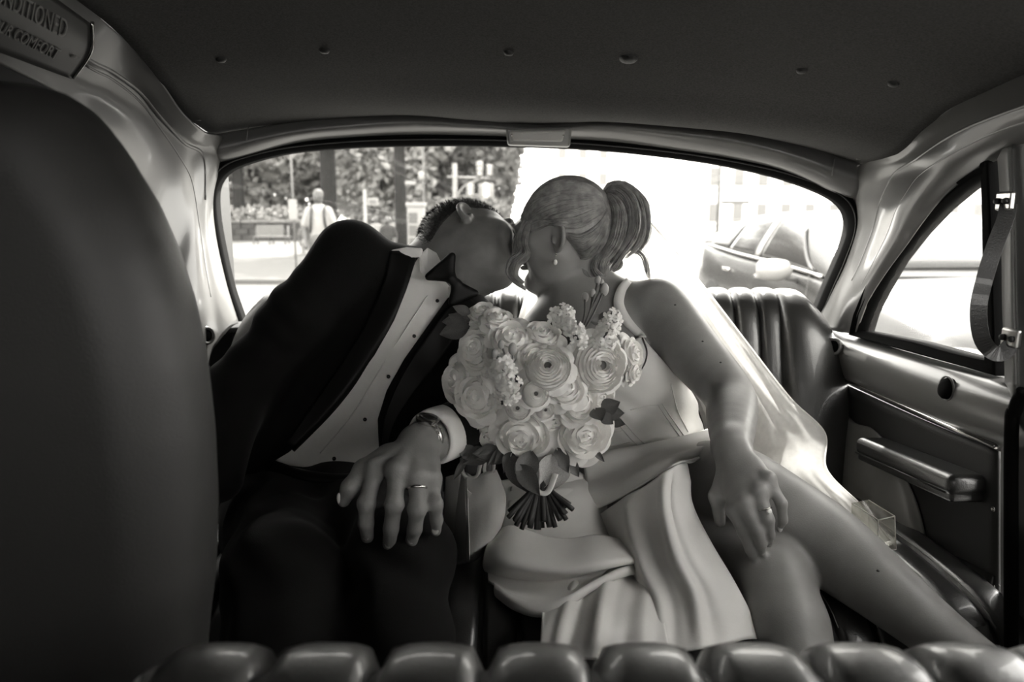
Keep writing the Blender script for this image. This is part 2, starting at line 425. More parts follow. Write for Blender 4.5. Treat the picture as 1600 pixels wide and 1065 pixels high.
rs += [[(x*.98, 1.84, z-.05) for x, y, z in rs[-1]]]
rs[-1] = [(x, y, max(z, 1.5)) for x, y, z in rs[-1]]
MB().sheet(np.array(rs, float)).build('unseen_roof_skin', M['paint'], ceiling, solid=.004)  # unseen outer roof, added to stop sky light leaking past the headliner
clip_px = [(307, 186), (1345, 247)]
for px, py in clip_px:
    p, n = hit(cb, px, py); MB().box(p, (.008, .004, .003)).build('clip', M['fender'], ceiling)

# ---- back wall: painted header above the rear window, curled over into the headliner
seal_out = [(368, 500), (352, 440), (336, 360), (331, 305), (335, 275), (350, 254), (382, 240), (450, 225), (540, 215), (620, 211), (720, 211), (843, 214), (930, 220), (1020, 228), (1110, 240), (1205, 258), (1275, 279), (1316, 299), (1334, 325), (1336, 360), (1320, 410), (1300, 455), (1278, 505)]
seal_in = [(384, 500), (364, 440), (347, 360), (342, 312), (346, 288), (360, 270), (390, 256), (455, 240), (542, 232), (620, 229), (720, 228), (843, 231), (930, 235), (1020, 244), (1110, 256), (1200, 275), (1264, 296), (1300, 314), (1317, 334), (1319, 362), (1304, 404), (1284, 450), (1262, 505)]
def win_y(px):                                              # curved glass: the middle lies further back
    t = (px-835)/500; return 1.84-.12*t*t
so3 = cr([G(a, b, win_y(a)) for a, b in seal_out], 120); si3 = cr([G(a, b, win_y(a)+.02) for a, b in seal_in], 120)
head_rows = [[G(a, b-4, win_y(a)-.05) for a, b in [(335, 212), (450, 196), (560, 184), (650, 180), (740, 188), (843, 194), (950, 188), (1050, 194), (1150, 205), (1250, 228), (1348, 258)]],
             [G(a, b, win_y(a)-.065) for a, b in [(338, 232), (452, 208), (562, 196), (652, 192), (742, 197), (843, 202), (950, 199), (1050, 208), (1150, 221), (1250, 247), (1342, 280)]],
             [G(a, b, win_y(a)-.04) for a, b in [(343, 250), (455, 218), (563, 207), (653, 203), (743, 205), (843, 209), (950, 212), (1050, 224), (1150, 240), (1240, 264), (1335, 305)]],
             [G(a, b, win_y(a)+.0) for a, b in [(352, 258), (458, 226), (565, 215), (655, 213), (745, 214), (843, 217), (950, 224), (1050, 236), (1150, 251), (1235, 271), (1328, 318)]]]
for r_ in head_rows:
    r_[0] = r_[0]+np.array([-.022, .02, -.004]); r_[-1] = r_[-1]+np.array([.022, .02, -.008])
wall_back = struct(MB().sheet(patch(head_rows, 70, 16)).build('wall_back', M['paint'], solid=.004))
MB().box((.03, 1.82, .985), (.76, .09, .008)).build('parcel_shelf', M['blackpanel'], wall_back, bevel=.004)
MB().box((.03, 1.90, .66), (.80, .006, .33)).build('bulkhead', M['blackpanel'], wall_back)
for px, py in ((386, 212), (1302, 262)):                    # weld seams in the header paint
    MB().tube([G(px+2, py-14, win_y(px)-.056), G(px, py, win_y(px)-.067), G(px-2, py+12, win_y(px)-.05)], .0014, 6).build('seam', M['fender'], wall_back)
# ---- rear window
window_1 = struct(empty('window_1', (.05, 1.84, 1.2)))
mb = MB(); prof = []
for k in range(len(so3)):
    a, b = so3[k], si3[k]; m = (a+b)/2
    prof.append([a, a+np.array([0, -.018, 0]), m+np.array([0, -.026, 0]), b+np.array([0, -.02, 0]), b+np.array([0, .01, 0]), a+np.array([0, .02, 0])])
mb.sheet(np.array(prof), True); mb.build('rubber_seal', M['rubber'], window_1, fix=True)
ins = MB().tube([p+np.array([0, -.028, 0]) for p in ((so3+si3)/2)], .0016, 6); ins.build('seal_bead', M['blackpanel'], window_1)
cen = np.array([.05, 1.86, 1.2]); lp_ = list(si3)+[si3[0]]
gl = [[cen+(b-cen)*t+np.array([0, .03*(1-t*t), 0]) for b in lp_] for t in np.linspace(.02, 1, 10)]
MB().sheet(np.array(gl)).build('pane', M['glass'], window_1)

# ---- left side: roof rail and pillar in glossy paint
LX = {'A': -.622, 'M': -.645, 'B': -.665, 'C': -.675, 'D': -.69, 'E': -.70}
lrows = [[(60, -70), (30, -40), (5, -15), (0, 0), (-30, 40), (-60, 70)],
         [(150, 20), (140, 55), (128, 84), (130, 97), (116, 118), (95, 150)],
         [(200, 65), (190, 92), (175, 110), (176, 122), (166, 150), (140, 200)],
         [(250, 125), (233, 138), (219, 143), (219, 157), (206, 190), (170, 250)],
         [(285, 175), (268, 180), (252, 183), (249, 197), (235, 240), (200, 310)],
         [(318, 205), (303, 214), (287, 221), (279, 240), (262, 292), (225, 370)]]
lp = []
for row in lrows:
    lp.append([GX(px, py, x) for (px, py), x in zip(row, LX.values())])
for row in ([(352, 222), (338, 236), (318, 244), (300, 280), (286, 345), (250, 440)], [(333, 300), (328, 306), (320, 322), (311, 350), (301, 392), (270, 490)],
            [(335, 360), (330, 368), (325, 385), (319, 410), (312, 440), (288, 540)], [(352, 440), (345, 445), (338, 455), (330, 470), (322, 500), (300, 600)], [(372, 505), (362, 510), (352, 520), (340, 535), (326, 560), (305, 660)]):
    lp.append([G(row[0][0], row[0][1], win_y(row[0][0])-.01), G(row[1][0], row[1][1], 1.68), G(row[2][0], row[2][1], 1.64), G(row[3][0], row[3][1], 1.60), G(row[4][0], row[4][1], 1.54), G(row[5][0], row[5][1], 1.44)])
la = patch(lp, 40, 90)
wall_left = struct(MB().sheet(la).build('wall_left', M['paint'], solid=.004))
# raised bead and groove that run along the rail
cidx = [int(round(39*f)) for f in (.42, .62)]
MB().tube(la[8:62, cidx[0]], .0045, 8).build('rail_bead', M['paint'], wall_left)
MB().tube(la[9:80, cidx[1]], .003, 8).build('rail_bead', M['paint'], wall_left)
MB().box((-.735, .80, .9), (.008, 1.13, .58)).build('side_panel', M['blackpanel'], wall_left)
# dark panel with the printed notice at the front end of the rail
p0, p1 = GX(-70, -115, -.57), GX(140, 36, -.595); q0, q1 = GX(-70, 55, -.64), GX(110, 122, -.645)
panel = MB().sheet(patch([[p0, (p0+p1)/2, p1], [(p0+q0)/2+np.array([.012, 0, 0]), (p0+p1+q0+q1)/4+np.array([.012, 0, 0]), (p1+q1)/2+np.array([.012, 0, 0])], [q0, (q0+q1)/2, q1]], 20, 12)).build('notice_panel', M['rail'], wall_left, solid=.004)
MB().tube(cr([p1+np.array([.004, 0, .002]), (p1+q1)/2+np.array([.016, 0, 0]), q1+np.array([.004, 0, 0])], 14), .0025, 6).build('panel_trim', M['chrome'], wall_left)
pb = bvh_of(panel)
def text_on(word, end, start, top, size_px, name):
    cu = bpy.data.curves.new(name, 'FONT'); cu.body = word; cu.align_x = 'RIGHT'; cu.extrude = .02; cu.size = 1.0
    to = bpy.data.objects.new(name, cu); C.objects.link(to); bpy.context.view_layer.update()
    me = bpy.data.meshes.new_from_object(to); bpy.data.objects.remove(to)
    v = np.array([p.co for p in me.vertices]); w = v[:, 0].max()-v[:, 0].min(); hgt = .72
    E, S, T = np.array(end, float), np.array(start, float), np.array(top, float)
    pxs = E+(v[:, :1]-v[:, 0].max())/w*(E-S)+v[:, 1:2]/hgt*(T-E); out = []
    for (a, b), dz in zip(pxs, v[:, 2]):
        p_, n_ = hit(pb, a, b, 1.0); out.append(p_+n_*(.0032+dz*.05))
    for p, q in zip(me.vertices, out): p.co = q
    return link(name, me, M['letter'], wall_left, smooth=False)
text_on('AIR CONDITIONED', (98, 58), (-60, -28), (103, 30), 1, 'lettering')
text_on('FOR YOUR COMFORT', (84, 90), (-58, 20), (93, 74), 1, 'lettering')
mb = MB(); p, n = hit(pb, 113, 87); MB().box(p, (.004, .006, .003)).build('sticker', M['letter'], wall_left)
# grommet on the pillar near the seat
def grommet(c, ax, parent):
    MB().lathe([(.016, -.01), (.020, .002), (.019, .006), (.014, .006), (.012, -.004)], c, ax, 20).build('grommet', M['paint'], parent)
    MB().lathe([(.012, -.006), (.0125, .0035), (.008, .0045)], c, ax, 20).build('grommet_plug', M['rubber'], parent)
wlb = bvh_of(wall_left)
p, n = hit(wlb, 322, 524, 1.55); grommet(p, nrm([.9, -.45, .1]), wall_left)

# ---- right side: pillar and roof rail
rrows = [[G(1272, 512, 1.74), G(1290, 514, 1.69), G(1305, 517, 1.62), GX(1320, 519, .735), GX(1337, 522, .74)],
         [G(1300, 455, 1.73), G(1312, 458, 1.67), G(1325, 462, 1.60), GX(1342, 468, .733), GX(1356, 472, .74)],
         [G(1320, 410, 1.73), G(1332, 412, 1.66), G(1348, 416, 1.58), GX(1366, 424, .73), GX(1382, 430, .74)],
         [G(1336, 355, 1.73), G(1350, 357, 1.65), G(1370, 362, 1.56), GX(1395, 372, .725), GX(1416, 384, .74)],
         [G(1334, 315, 1.72), G(1356, 317, 1.64), G(1382, 322, 1.53), GX(1412, 332, .722), GX(1440, 350, .74)],
         [G(1332, 280, 1.70), G(1362, 288, 1.62), G(1395, 294, 1.50), GX(1430, 305, .715), GX(1466, 318, .74)],
         [G(1348, 256, 1.66), G(1376, 264, 1.56), G(1410, 270, 1.46), GX(1450, 280, .71), GX(1490, 294, .74)],
         [G(1395, 241, 1.46), G(1415, 246, 1.42), GX(1442, 248, .71), GX(1480, 256, .705), GX(1518, 272, .74)],
         [G(1450, 196, 1.32), GX(1468, 205, .71), GX(1486, 220, .70), GX(1520, 234, .705), GX(1556, 250, .74)],
         [G(1500, 161, 1.21), GX(1515, 178, .70), GX(1535, 197, .695), GX(1568, 212, .705), GX(1605, 235, .74)],
         [G(1560, 132, 1.11), GX(1575, 155, .695), GX(1595, 175, .69), GX(1630, 192, .705), GX(1670, 220, .74)],
         [G(1660, 92, .98), GX(1675, 120, .69), GX(1700, 140, .69), GX(1740, 165, .705), GX(1780, 195, .74)]]
ra = patch(rrows, 40, 90)
wall_right = struct(MB().sheet(ra).build('wall_right', M['paint'], solid=.004))
for f, r in ((.45, .0035), (.68, .0025)):
    i = int(39*f); MB().tube(ra[12:, i], r, 8).build('rail_bead', M['paint'], wall_right)
wrb = bvh_of(wall_right)
MB().box((.805, -.1, .95), (.008, .95, .22)).build('side_panel', M['blackpanel'], wall_right)
grommet(G(1303, 541, 1.58), nrm([-.8, -.6, .1]), wall_right)

# ---- right rear door
door_1 = struct(empty('door_1', (.76, 1.2, .4)))
XD = .745
qs_out = [(1336, 523), (1343, 492), (1360, 452), (1386, 403), (1420, 353), (1458, 310), (1500, 276), (1536, 255), (1558, 247), (1562, 330), (1566, 440), (1570, 587), (1520, 573), (1440, 551), (1380, 535)]
qs_in = [(1352, 517), (1360, 490), (1378, 453), (1404, 408), (1438, 364), (1473, 327), (1510, 296), (1538, 278), (1550, 274), (1552, 335), (1554, 440), (1556, 563), (1510, 553), (1440, 534), (1390, 524)]
def arc_loop(pp, x): return cr([GX(a, b, x) for a, b in pp], 150, closed=True)
def lin_loop(pp, x, n=12):
    out = []
    for i in range(len(pp)):
        a, b = np.array(pp[i], float), np.array(pp[(i+1) % len(pp)], float)
        for t in np.linspace(0, 1, n, endpoint=False): q = a+(b-a)*t; out.append(GX(q[0], q[1], x))
    return np.array(out)
so, si = lin_loop(qs_out, XD), lin_loop(qs_in, XD+.012)
prof = []
for a, b in zip(so, si):
    rows_ = []
    for k in range(6):                                     # ribbed rubber
        t = k/5; rows_.append(a+(b-a)*t+np.array([-.014-(.004 if k % 2 else 0), 0, 0]))
    prof.append([a+np.array([.02, 0, 0])]+rows_+[b+np.array([.02, 0, 0])])
prof.append(prof[0]); MB().sheet(np.array(prof), True).build('rubber_seal', M['rubber'], door_1, fix=True)
window_2 = struct(empty('window_2', (.765, 1.25, 1.1)))
cen = si.mean(0)
gl = np.array([[cen+(b-cen)*t+np.array([.006, 0, 0]) for b in list(si)+[si[0]]] for t in np.linspace(.02, 1, 8)])
MB().sheet(gl).build('pane', M['glass2'], window_2)
# painted sill below the window: a rounded ledge
sill = [[GX(1298, 508, .75), GX(1340, 527, .75), GX(1440, 556, .75), GX(1540, 583, .75), GX(1640, 610, .75)],
        [GX(1300, 522, .728), GX(1338, 540, .726), GX(1438, 569, .722), GX(1540, 596, .72), GX(1640, 622, .72)],
        [GX(1303, 545, .715), GX(1336, 561, .712), GX(1436, 597, .705), GX(1540, 625, .70), GX(1640, 655, .70)],
        [GX(1306, 575, .722), GX(1334, 589, .72), GX(1434, 630, .715), GX(1545, 672, .712), GX(1640, 705, .71)],
        [GX(1308, 590, .735), GX(1332, 602, .735), GX(1432, 648, .735), GX(1550, 698, .735), GX(1640, 735, .735)]]
sl_ = MB().sheet(patch(sill, 50, 30)).build('sill', M['paint'], door_1, solid=.004)
MB().tube([GX(1308, 588, .729), GX(1332, 599, .727), GX(1400, 629, .726), GX(1480, 664, .724), GX(1556, 697, .722)], .0055, 8, flat=.8).build('chrome_strip', M['chrome'], door_1)
blk = [[GX(1300, 590, .737), GX(1432, 650, .737), GX(1562, 703, .737)], [GX(1300, 760, .737), GX(1432, 800, .737), GX(1562, 850, .737)], [GX(1300, 1020, .737), GX(1432, 1020, .737), GX(1562, 1010, .737)]]
MB().sheet(patch(blk, 20, 20)).build('lower_panel', M['blackpanel'], door_1, solid=.006)
sbv = bvh_of(sl_)
p, n = hit(sbv, 1482, 607)
pl = MB().lathe([(.017, -.004), (.018, .004), (.015, .009), (.008, .011)], (0, 0, 0), n, 20).build('lock_plug', M['rubber'], door_1); pl.location = p
MB().tube(cr([p+n*.003+.019*(math.cos(a)*np.array([0, 1, 0])+math.sin(a)*np.array([0, 0, 1])) for a in np.linspace(0, 2*math.pi, 24, endpoint=False)], 40, closed=True), .0018, 6, closed=True).build('plug_ring', M['paint'], door_1)
# armrest: padded bar with a moulded lower edge
a0, a1 = GX(1362, 702, .70), GX(1492, 757, .70)
u = nrm(a1-a0); a0 = a0-u*.01; a1 = a1+u*.005
s = Sdf(); mid = (a0+a1)/2; ln = np.linalg.norm(a1-a0)/2+.018
w_ = nrm(np.cross(u, (1, 0, 0))); w_ = w_ if w_[2] > 0 else -w_; sid = np.cross(u, w_)
s.rbox(mid+np.array([.01, 0, .004]), (ln, .032, .016), np.array([u, sid, w_]), .012, .004)
s.rbox(mid+np.array([.012, 0, -.016]), (ln-.004, .028, .009), np.array([u, sid, w_]), .005, .003)
s.build('armrest', .0025, M['leather'], door_1)
MB().tube([mid-u*(ln-.01)+np.array([-.022, 0, -.009]), mid+u*(ln-.01)+np.array([-.022, 0, -.009])], .0016, 6).build('armrest_piping', M['leather_dull'], door_1)
for px, py in ((1552, 795), (1552, 916)):
    MB().lathe([(.004, -.003), (.0045, .001), (.002, .003)], GX(px, py, .733), (-1, 0, 0), 10).build('screw', M['chrome'], door_1)
# pillar in front of the window, with the door edge
pil = [[GX(1560, 236, .738), GX(1566, 340, .735), GX(1568, 470, .732), GX(1572, 600, .728), GX(1566, 720, .73), GX(1566, 1040, .73)],
       [GX(1575, 230, .715), GX(1580, 340, .71), GX(1582, 470, .708), GX(1585, 600, .705), GX(1580, 720, .71), GX(1580, 1040, .71)],
       [GX(1590, 222, .725), GX(1592, 340, .72), GX(1594, 470, .72), GX(1598, 600, .715), GX(1590, 720, .725), GX(1590, 1040, .725)],
       [GX(1680, 200, .73), GX(1680, 340, .73), GX(1680, 470, .73), GX(1680, 600, .73), GX(1680, 720, .735), GX(1680, 1040, .735)]]
MB().sheet(patch(pil, 50, 24)).build('door_pillar', M['fender'], door_1, solid=.004)
fr = [GX(1600, 610, .69), GX(1586, 640, .69), GX(1580, 690, .69), GX(1580, 1050, .69)]
MB().tube(cr(fr, 24), .009, 8).build('door_gasket', M['rubber'], door_1)

# wheel arch panel and dark seat-side cover below the arm rest
arch = struct(empty('trim_1', (.7, 1.35, .5)))
ar = [[GX(1296, 600, .732), GX(1330, 655, .732), GX(1360, 668, .732), GX(1385, 690, .732)],
      [GX(1290, 700, .715), GX(1340, 720, .715), GX(1390, 740, .72), GX(1416, 745, .732)],
      [GX(1285, 800, .70), GX(1340, 805, .70), GX(1405, 805, .71), GX(1438, 800, .732)],
      [GX(1280, 900, .69), GX(1340, 905, .69), GX(1410, 890, .705), GX(1453, 872, .732)]]
MB().sheet(patch(ar, 24, 24)).build('wheel_arch_panel', M['fender'], arch, solid=.004)
floor = struct(MB().box((.05, .45, .36), (.79, 1.4, .012)).build('floor', M['carpet'], bevel=.004))
MB().sheet(patch([[GX(1400, 878, .735), GX(1480, 868, .735), GX(1556, 900, .735)], [GX(1420, 910, .70), GX(1490, 915, .70), GX(1545, 935, .72)], [GX(1460, 960, .66), GX(1510, 968, .66), GX(1545, 975, .68)], [GX(1480, 1000, .62), GX(1520, 1010, .62), GX(1545, 1010, .63)]], 16, 16)).build('kick_panel', M['carpet'], arch, solid=.01)

# ================================================================== FITTINGS
# dome lamp above the rear window
dome = empty('dome_lamp', G(842, 214, 1.74), 'pale rectangular dome lamp above the middle of the rear window', 'lamp')
y0 = 1.745
def slab(pxs, y, depth, name, m, par, bev): return MB().prism([G(a, b, y) for a, b in pxs], (0, depth, 0)).build(name, m, par, smooth=False, fix=True, bevel=bev)
slab([(790, 200), (894, 198), (891, 229), (793, 226)], y0, .03, 'lamp_base', M['carlight'], dome, .006)
slab([(797, 205), (884, 203), (879, 221), (801, 219)], y0-.008, .012, 'lens', M['lens'], dome, .004)
for px in (800, 880): MB().lathe([(.0022, 0), (.0022, .004), (.001, .005)], G(px, 212, y0-.008), (0, -1, 0), 8).build('screw', M['chrome'], dome)
slab([(812, 206), (862, 205), (861, 208), (813, 209)], y0-.010, .004, 'lens_bar', M['lens'], dome, .001)

# grab strap on the pillar
strap = empty('grab_strap', GX(1575, 530, .70), 'black leather grab strap hanging between two steel brackets by the quarter window', 'strap')
sp = [GX(1576, 318, .69), GX(1570, 345, .685), GX(1556, 380, .675), GX(1540, 430, .665), GX(1529, 480, .66), GX(1533, 525, .66), GX(1548, 548, .665), GX(1566, 552, .68), GX(1580, 538, .69)]
pts = cr(sp, 50); mb = MB(); rws = []
for i, p in enumerate(pts):
    t = nrm(pts[min(i+1, 49)]-pts[max(i-1, 0)]); wd = nrm(np.cross(t, p-CAM)); nn = np.cross(t, wd); hw = .0105
    rws.append([p-wd*hw-nn*.002, p-wd*hw+nn*.002, p+wd*hw+nn*.002, p+wd*hw-nn*.002])
mb.sheet(np.array(rws), True); mb.build('band', M['leather'], strap, smooth=False, fix=True, bevel=.001)
for k, (px, py) in enumerate(((1571, 314), (1580, 528))):
    c = GX(px, py, .688); b = MB().box(c, (.004, .017, .013)).build('bracket', M['steel'], strap, smooth=False, bevel=.003)
    for dy in (-.009, .009): MB().lathe([(.0045, 0), (.0045, .003), (.003, .006)], c+np.array([-.004, dy, 0]), (-1, 0, 0), 10).build('bolt', M['blackpanel'], b)

# ================================================================== SEATS
def pleat_mesh(path, w, bulge, name, dive=.012):
    p = cr([(0, y, z) for y, z in path], 26); t = np.gradient(p, axis=0); t /= np.linalg.norm(t, axis=1)[:, None]
    nn = np.stack([np.zeros(len(p)), -t[:, 2], t[:, 1]], 1); rows_ = []
    for i in range(len(p)):
        r = []
        for sx in np.linspace(-1, 1, 9):
            b = bulge*(1-abs(sx)**3)-(dive if abs(sx) > .99 else 0)
            r.append(p[i]+np.array([sx*w/2*(1 if abs(sx) < .99 else .97), 0, 0])+nn[i]*b)
        rows_.append(r)
    return MB().sheet(np.array(rows_)).mesh(name)
def run_pleats(path, w, bulge, x0, n, m, parent, name='pleat'):
    me = pleat_mesh(path, w, bulge, name); first = None
    for k in range(n):
        o = link(name, me, None if first else m, parent) if first is None else first.copy()
        if first is None: first = o
        else: C.objects.link(o)
        o.location = (x0+w*(k+.5), 0, 0)
        o.parent = parent; o.matrix_parent_inverse = world_of(parent).inverted()
    return first
rear_seat = empty('rear_seat', (.05, 1.4, .4), 'pleated black leather rear bench seat under the rear window', 'seat')
back_path = [(1.50, .62), (1.545, .76), (1.585, .90), (1.62, 1.01), (1.648, 1.062), (1.69, 1.083), (1.735, 1.07), (1.76, 1.0)]
wq = .0535; run_pleats(back_path, wq, .008, -.516, 21, M['leather'], rear_seat, 'back_pleat')
bp_ = [(y+.012, z-.01) for y, z in back_path]
ppl = cr([(0, y, z) for y, z in bp_], 24); rw = np.array([[p+np.array([x, 0, 0]) for x in np.linspace(-.53, .63, 3)] for p in ppl])
MB().sheet(rw).build('back_cushion', M['leather_dull'], rear_seat, solid=.01)
def bolster(mir):
    xs = [[.606, .655, .69, .70, .69], [.606, .665, .712, .726, .71], [.606, .665, .718, .734, .715], [.606, .655, .695, .712, .70], [.606, .645, .668, .682, .675], [.606, .635, .652, .66, .655], [.606, .63, .645, .65, .645]]
    pth = [(1.47, .62), (1.51, .76), (1.55, .90), (1.59, 1.01), (1.635, 1.066), (1.69, 1.083), (1.74, 1.055)]
    g = [[np.array([(.1-x) if mir else x, y+(.06, .006, -.006, .012, .04, .10)[k], z+(-.02, 0, .002, -.006, -.02, -.05)[k]]) for k, x in enumerate([r[0]-.006]+r)] for r, (y, z) in zip(xs, pth)]
    a = patch(g, 20, 30); b = MB().sheet(a).build('bolster', M['leather'], rear_seat, solid=.01)
    MB().tube(a[:, 15], .0028, 6).build('piping', M['leather_dull'], b)
bolster(False); bolster(True)
cush_path = [(1.53, .66), (1.40, .685), (1.25, .695), (1.10, .70), (1.0, .695), (.945, .67), (.92, .61), (.925, .50)][::-1]
run_pleats(cush_path, .0555, .007, -.60, 24, M['leather'], rear_seat, 'cushion_pleat')
ppl = cr([(0, y, z-.012) for y, z in cush_path], 24); rw = np.array([[p+np.array([x, 0, 0]) for x in np.linspace(-.61, .73, 3)] for p in ppl])
cushb = MB().sheet(rw).build('cushion_base', M['leather_dull'], rear_seat, solid=.01)
for k in range(25):                                          # stitched seams beside the legs
    x = -.60+.0555*k
    if x > .4: MB().tube([(x+.004, y, z+.004) for _, y, z in cr([(0, a, b) for a, b in cush_path], 20)[6:]], .0008, 4).build('seam_stitch', M['stitch'], rear_seat)

front_seat = empty('front_seat', (.3, .48, .4), 'blurred top of a pleated black leather front bench along the bottom edge', 'seat')
fpath = [(.34, .60), (.37, .77), (.40, .855), (.435, .905), (.48, .922), (.53, .912), (.565, .87), (.585, .78), (.59, .45)]
run_pleats(fpath, .0825, .009, -.268, 13, M['leather'], front_seat, 'pleat')
ppl = cr([(0, y+(.012 if y < .45 else -.012), z-.012) for y, z in fpath], 24); rw = np.array([[p+np.array([x, 0, 0]) for x in np.linspace(-.262, .80, 3)] for p in ppl])
MB().sheet(rw).build('seat_core', M['leather_dull'], front_seat, solid=.01)
MB().ell((-.262, .47, .78), (.03, .10, .15), None, 16, 12).build('end_cap', M['leather'], front_seat)

# tall rounded seat back in the left foreground
YS = .70
edge = [(-20, 101), (40, 104), (95, 115), (150, 150), (200, 215), (255, 305), (290, 385), (315, 465), (335, 560), (348, 680), (353, 800), (350, 900), (338, 1010), (330, 1090)]
e3 = [G(a, b, YS) for a, b in edge]; out = [(p[0], p[2]) for p in e3]
xm = e3[0][0]; out = out+[(2*xm-x-.02, z) for x, z in out[::-1]]
zs = [z for _, z in out]
s = Sdf(); s.rbox((xm, YS, (min(zs)+max(zs))/2), (.33, .09, (max(zs)-min(zs))/2+.01), None, .02)
def seatfn(f, X, Y, Z):
    d2 = poly_sd(X+0*Z, Z+0*X, out); R_ = .075
    q0 = d2+R_; q1 = np.abs(Y-YS)-.07+.06
    return (np.sqrt(np.maximum(q0, 0)**2+np.maximum(q1*1.0, 0)**2)+np.minimum(np.maximum(q0, q1), 0)-R_*.8).astype(np.float32)
s.func(seatfn)
tall = empty('high_backed_seat', (xm, YS, .4), 'tall dark leather seat back with rounded top, blurred in the left foreground', 'seat')
s.build('backrest', .01, M['leather_dull'], tall, smooth_it=4)
MB().box((xm, YS, .5), (.2, .07, .13)).build('seat_base', M['blackpanel'], tall, bevel=.02)

# ================================================================== PEOPLE
def frame(Fd, Ud):
    Fv = nrm(Fd); Uv = np.asarray(Ud, float); Uv = nrm(Uv-Fv*np.dot(Uv, Fv)); Lv = np.cross(Uv, Fv); return Fv, Lv, Uv
def head(s, c, fr, sc, female=False, ears=(1, -1)):
    Fv, Lv, Uv = fr; A = np.array([Fv, Lv, Uv]); c = np.asarray(c, float)
    def q(f, l, u): return c+sc*(Fv*f+Lv*l+Uv*u)
    def E(f, l, u, rf, rl, ru, k=.02, sub=False): s.ell(q(f, l, u), (rf*sc, rl*sc, ru*sc), A, k*sc, sub)
    def K(a, b, ra, rb, k=.015): s.cone(q(*a), q(*b), ra*sc, rb*sc, k*sc)
    E(-.018, 0, .035, .098, .077, .086, .01)
    E(.028, 0, -.03, .062, .062, .085, .05)
    for g in (1, -1):
        K((-.005, .052*g, -.045), (.068, .016*g, -.106), .02 if not female else .017, .019, .03)
        E(.062, .046*g, -.012, .024, .02, .02, .03)
        K((.084, .045*g, .028), (.092, .012*g, .030), .010 if not female else .008, .011, .02)
        E(.102, .031*g, .010, .013, .018, .011, .012, True)
        E(.082, .031*g, .008, .0125, .0145, .0125, .004)
        E(.100, .010*g, -.030, .010, .008, .008, .008)
        E(.02, .05*g, -.05, .04, .014, .04, .03)
    E(.078, 0, -.104, .019, .02, .017, .02)
    K((.092, 0, .018), (.116, 0, -.024), .008, .0105, .012)
    E(.094, 0, -.054, .012, .022, .0055, .006); E(.093, 0, -.066, .012, .019, .0065, .006)
    E(.099, 0, -.060, .006, .026, .0015, .003, True)
    for g in ears:
        ea = frame(Fv*.86-Lv*.50*g, Uv*.96-Fv*.25)
        ce = q(-.018, .085*g, .0); AA = np.array([ea[0], ea[1], ea[2]])
        s.ell(ce, (.019*sc, .006*sc, .032*sc), AA, .008*sc)
        s.ell(ce+AA[1]*.0065*sc*g+AA[2]*.003*sc+AA[0]*.002*sc, (.0125*sc, .006*sc, .022*sc), AA, .004*sc, True)
        s.ell(ce-AA[2]*.028*sc+AA[0]*.004*sc, (.009*sc, .006*sc, .010*sc), AA, .006*sc)
        pts = [ce+AA[1]*.004*sc*g+sc*(AA[0]*.017*math.cos(a)+AA[2]*.030*math.sin(a)) for a in np.linspace(-1.9, -5.3, 12)]
        for a, b in zip(pts[:-1], pts[1:]): s.cone(a, b, .0038*sc, .0038*sc, .004*sc)
        s.cone(ce+AA[0]*.014*sc+AA[1]*.004*sc*g-AA[2]*.008*sc, ce+AA[0]*.012*sc+AA[1]*.006*sc*g-AA[2]*.014*sc, .005*sc, .004*sc, .004*sc)
    return q
def fingers(s, chains, k=.006):
    for pts, rs in chains:
        for i in range(len(pts)-1): s.cone(pts[i], pts[i+1], rs[i], rs[i+1], k if i else .010)
def strands(mb, guide, n, r_of, thick, seg=3, ns=16, jit=.25, seed=0):
    """n fine strands running along a guide curve inside a radius profile"""
    rg = np.random.default_rng(seed); g = cr(guide, ns); t = np.gradient(g, axis=0); t /= np.linalg.norm(t, axis=1)[:, None]
    u = np.array([0.3, 1, .2]); us = []
    for i in range(ns):
        u = u-t[i]*np.dot(u, t[i]); u = u/np.linalg.norm(u); us.append(u.copy())
    us = np.array(us); ws = np.cross(t, us); rr = np.array([r_of(x) for x in np.linspace(0, 1, ns)])
    for _ in range(n):
        a0 = rg.uniform(0, 2*math.pi); rad = math.sqrt(rg.uniform(.2, 1.0)); tw = rg.normal(0, .5)
        a = a0+tw*np.linspace(0, 1, ns); wob = 1+jit*.35*np.sin(np.linspace(0, rg.uniform(2, 7), ns)+rg.uniform(0, 6))
        p = g+(rr*rad*wob)[:, None]*(np.cos(a)[:, None]*us+np.sin(a)[:, None]*ws)
        lo_, hi_ = (0, ns) if rg.uniform() < .7 else (int(rg.integers(0, 4)), int(rg.integers(ns-5, ns)))
        w = thick*rg.uniform(.6, 1.3)*np.clip(np.minimum(np.linspace(.5, 4, hi_-lo_), np.linspace(4, .3, hi_-lo_)), .3, 1)
        mb.tube(p[lo_:hi_], w, seg, caps=False)

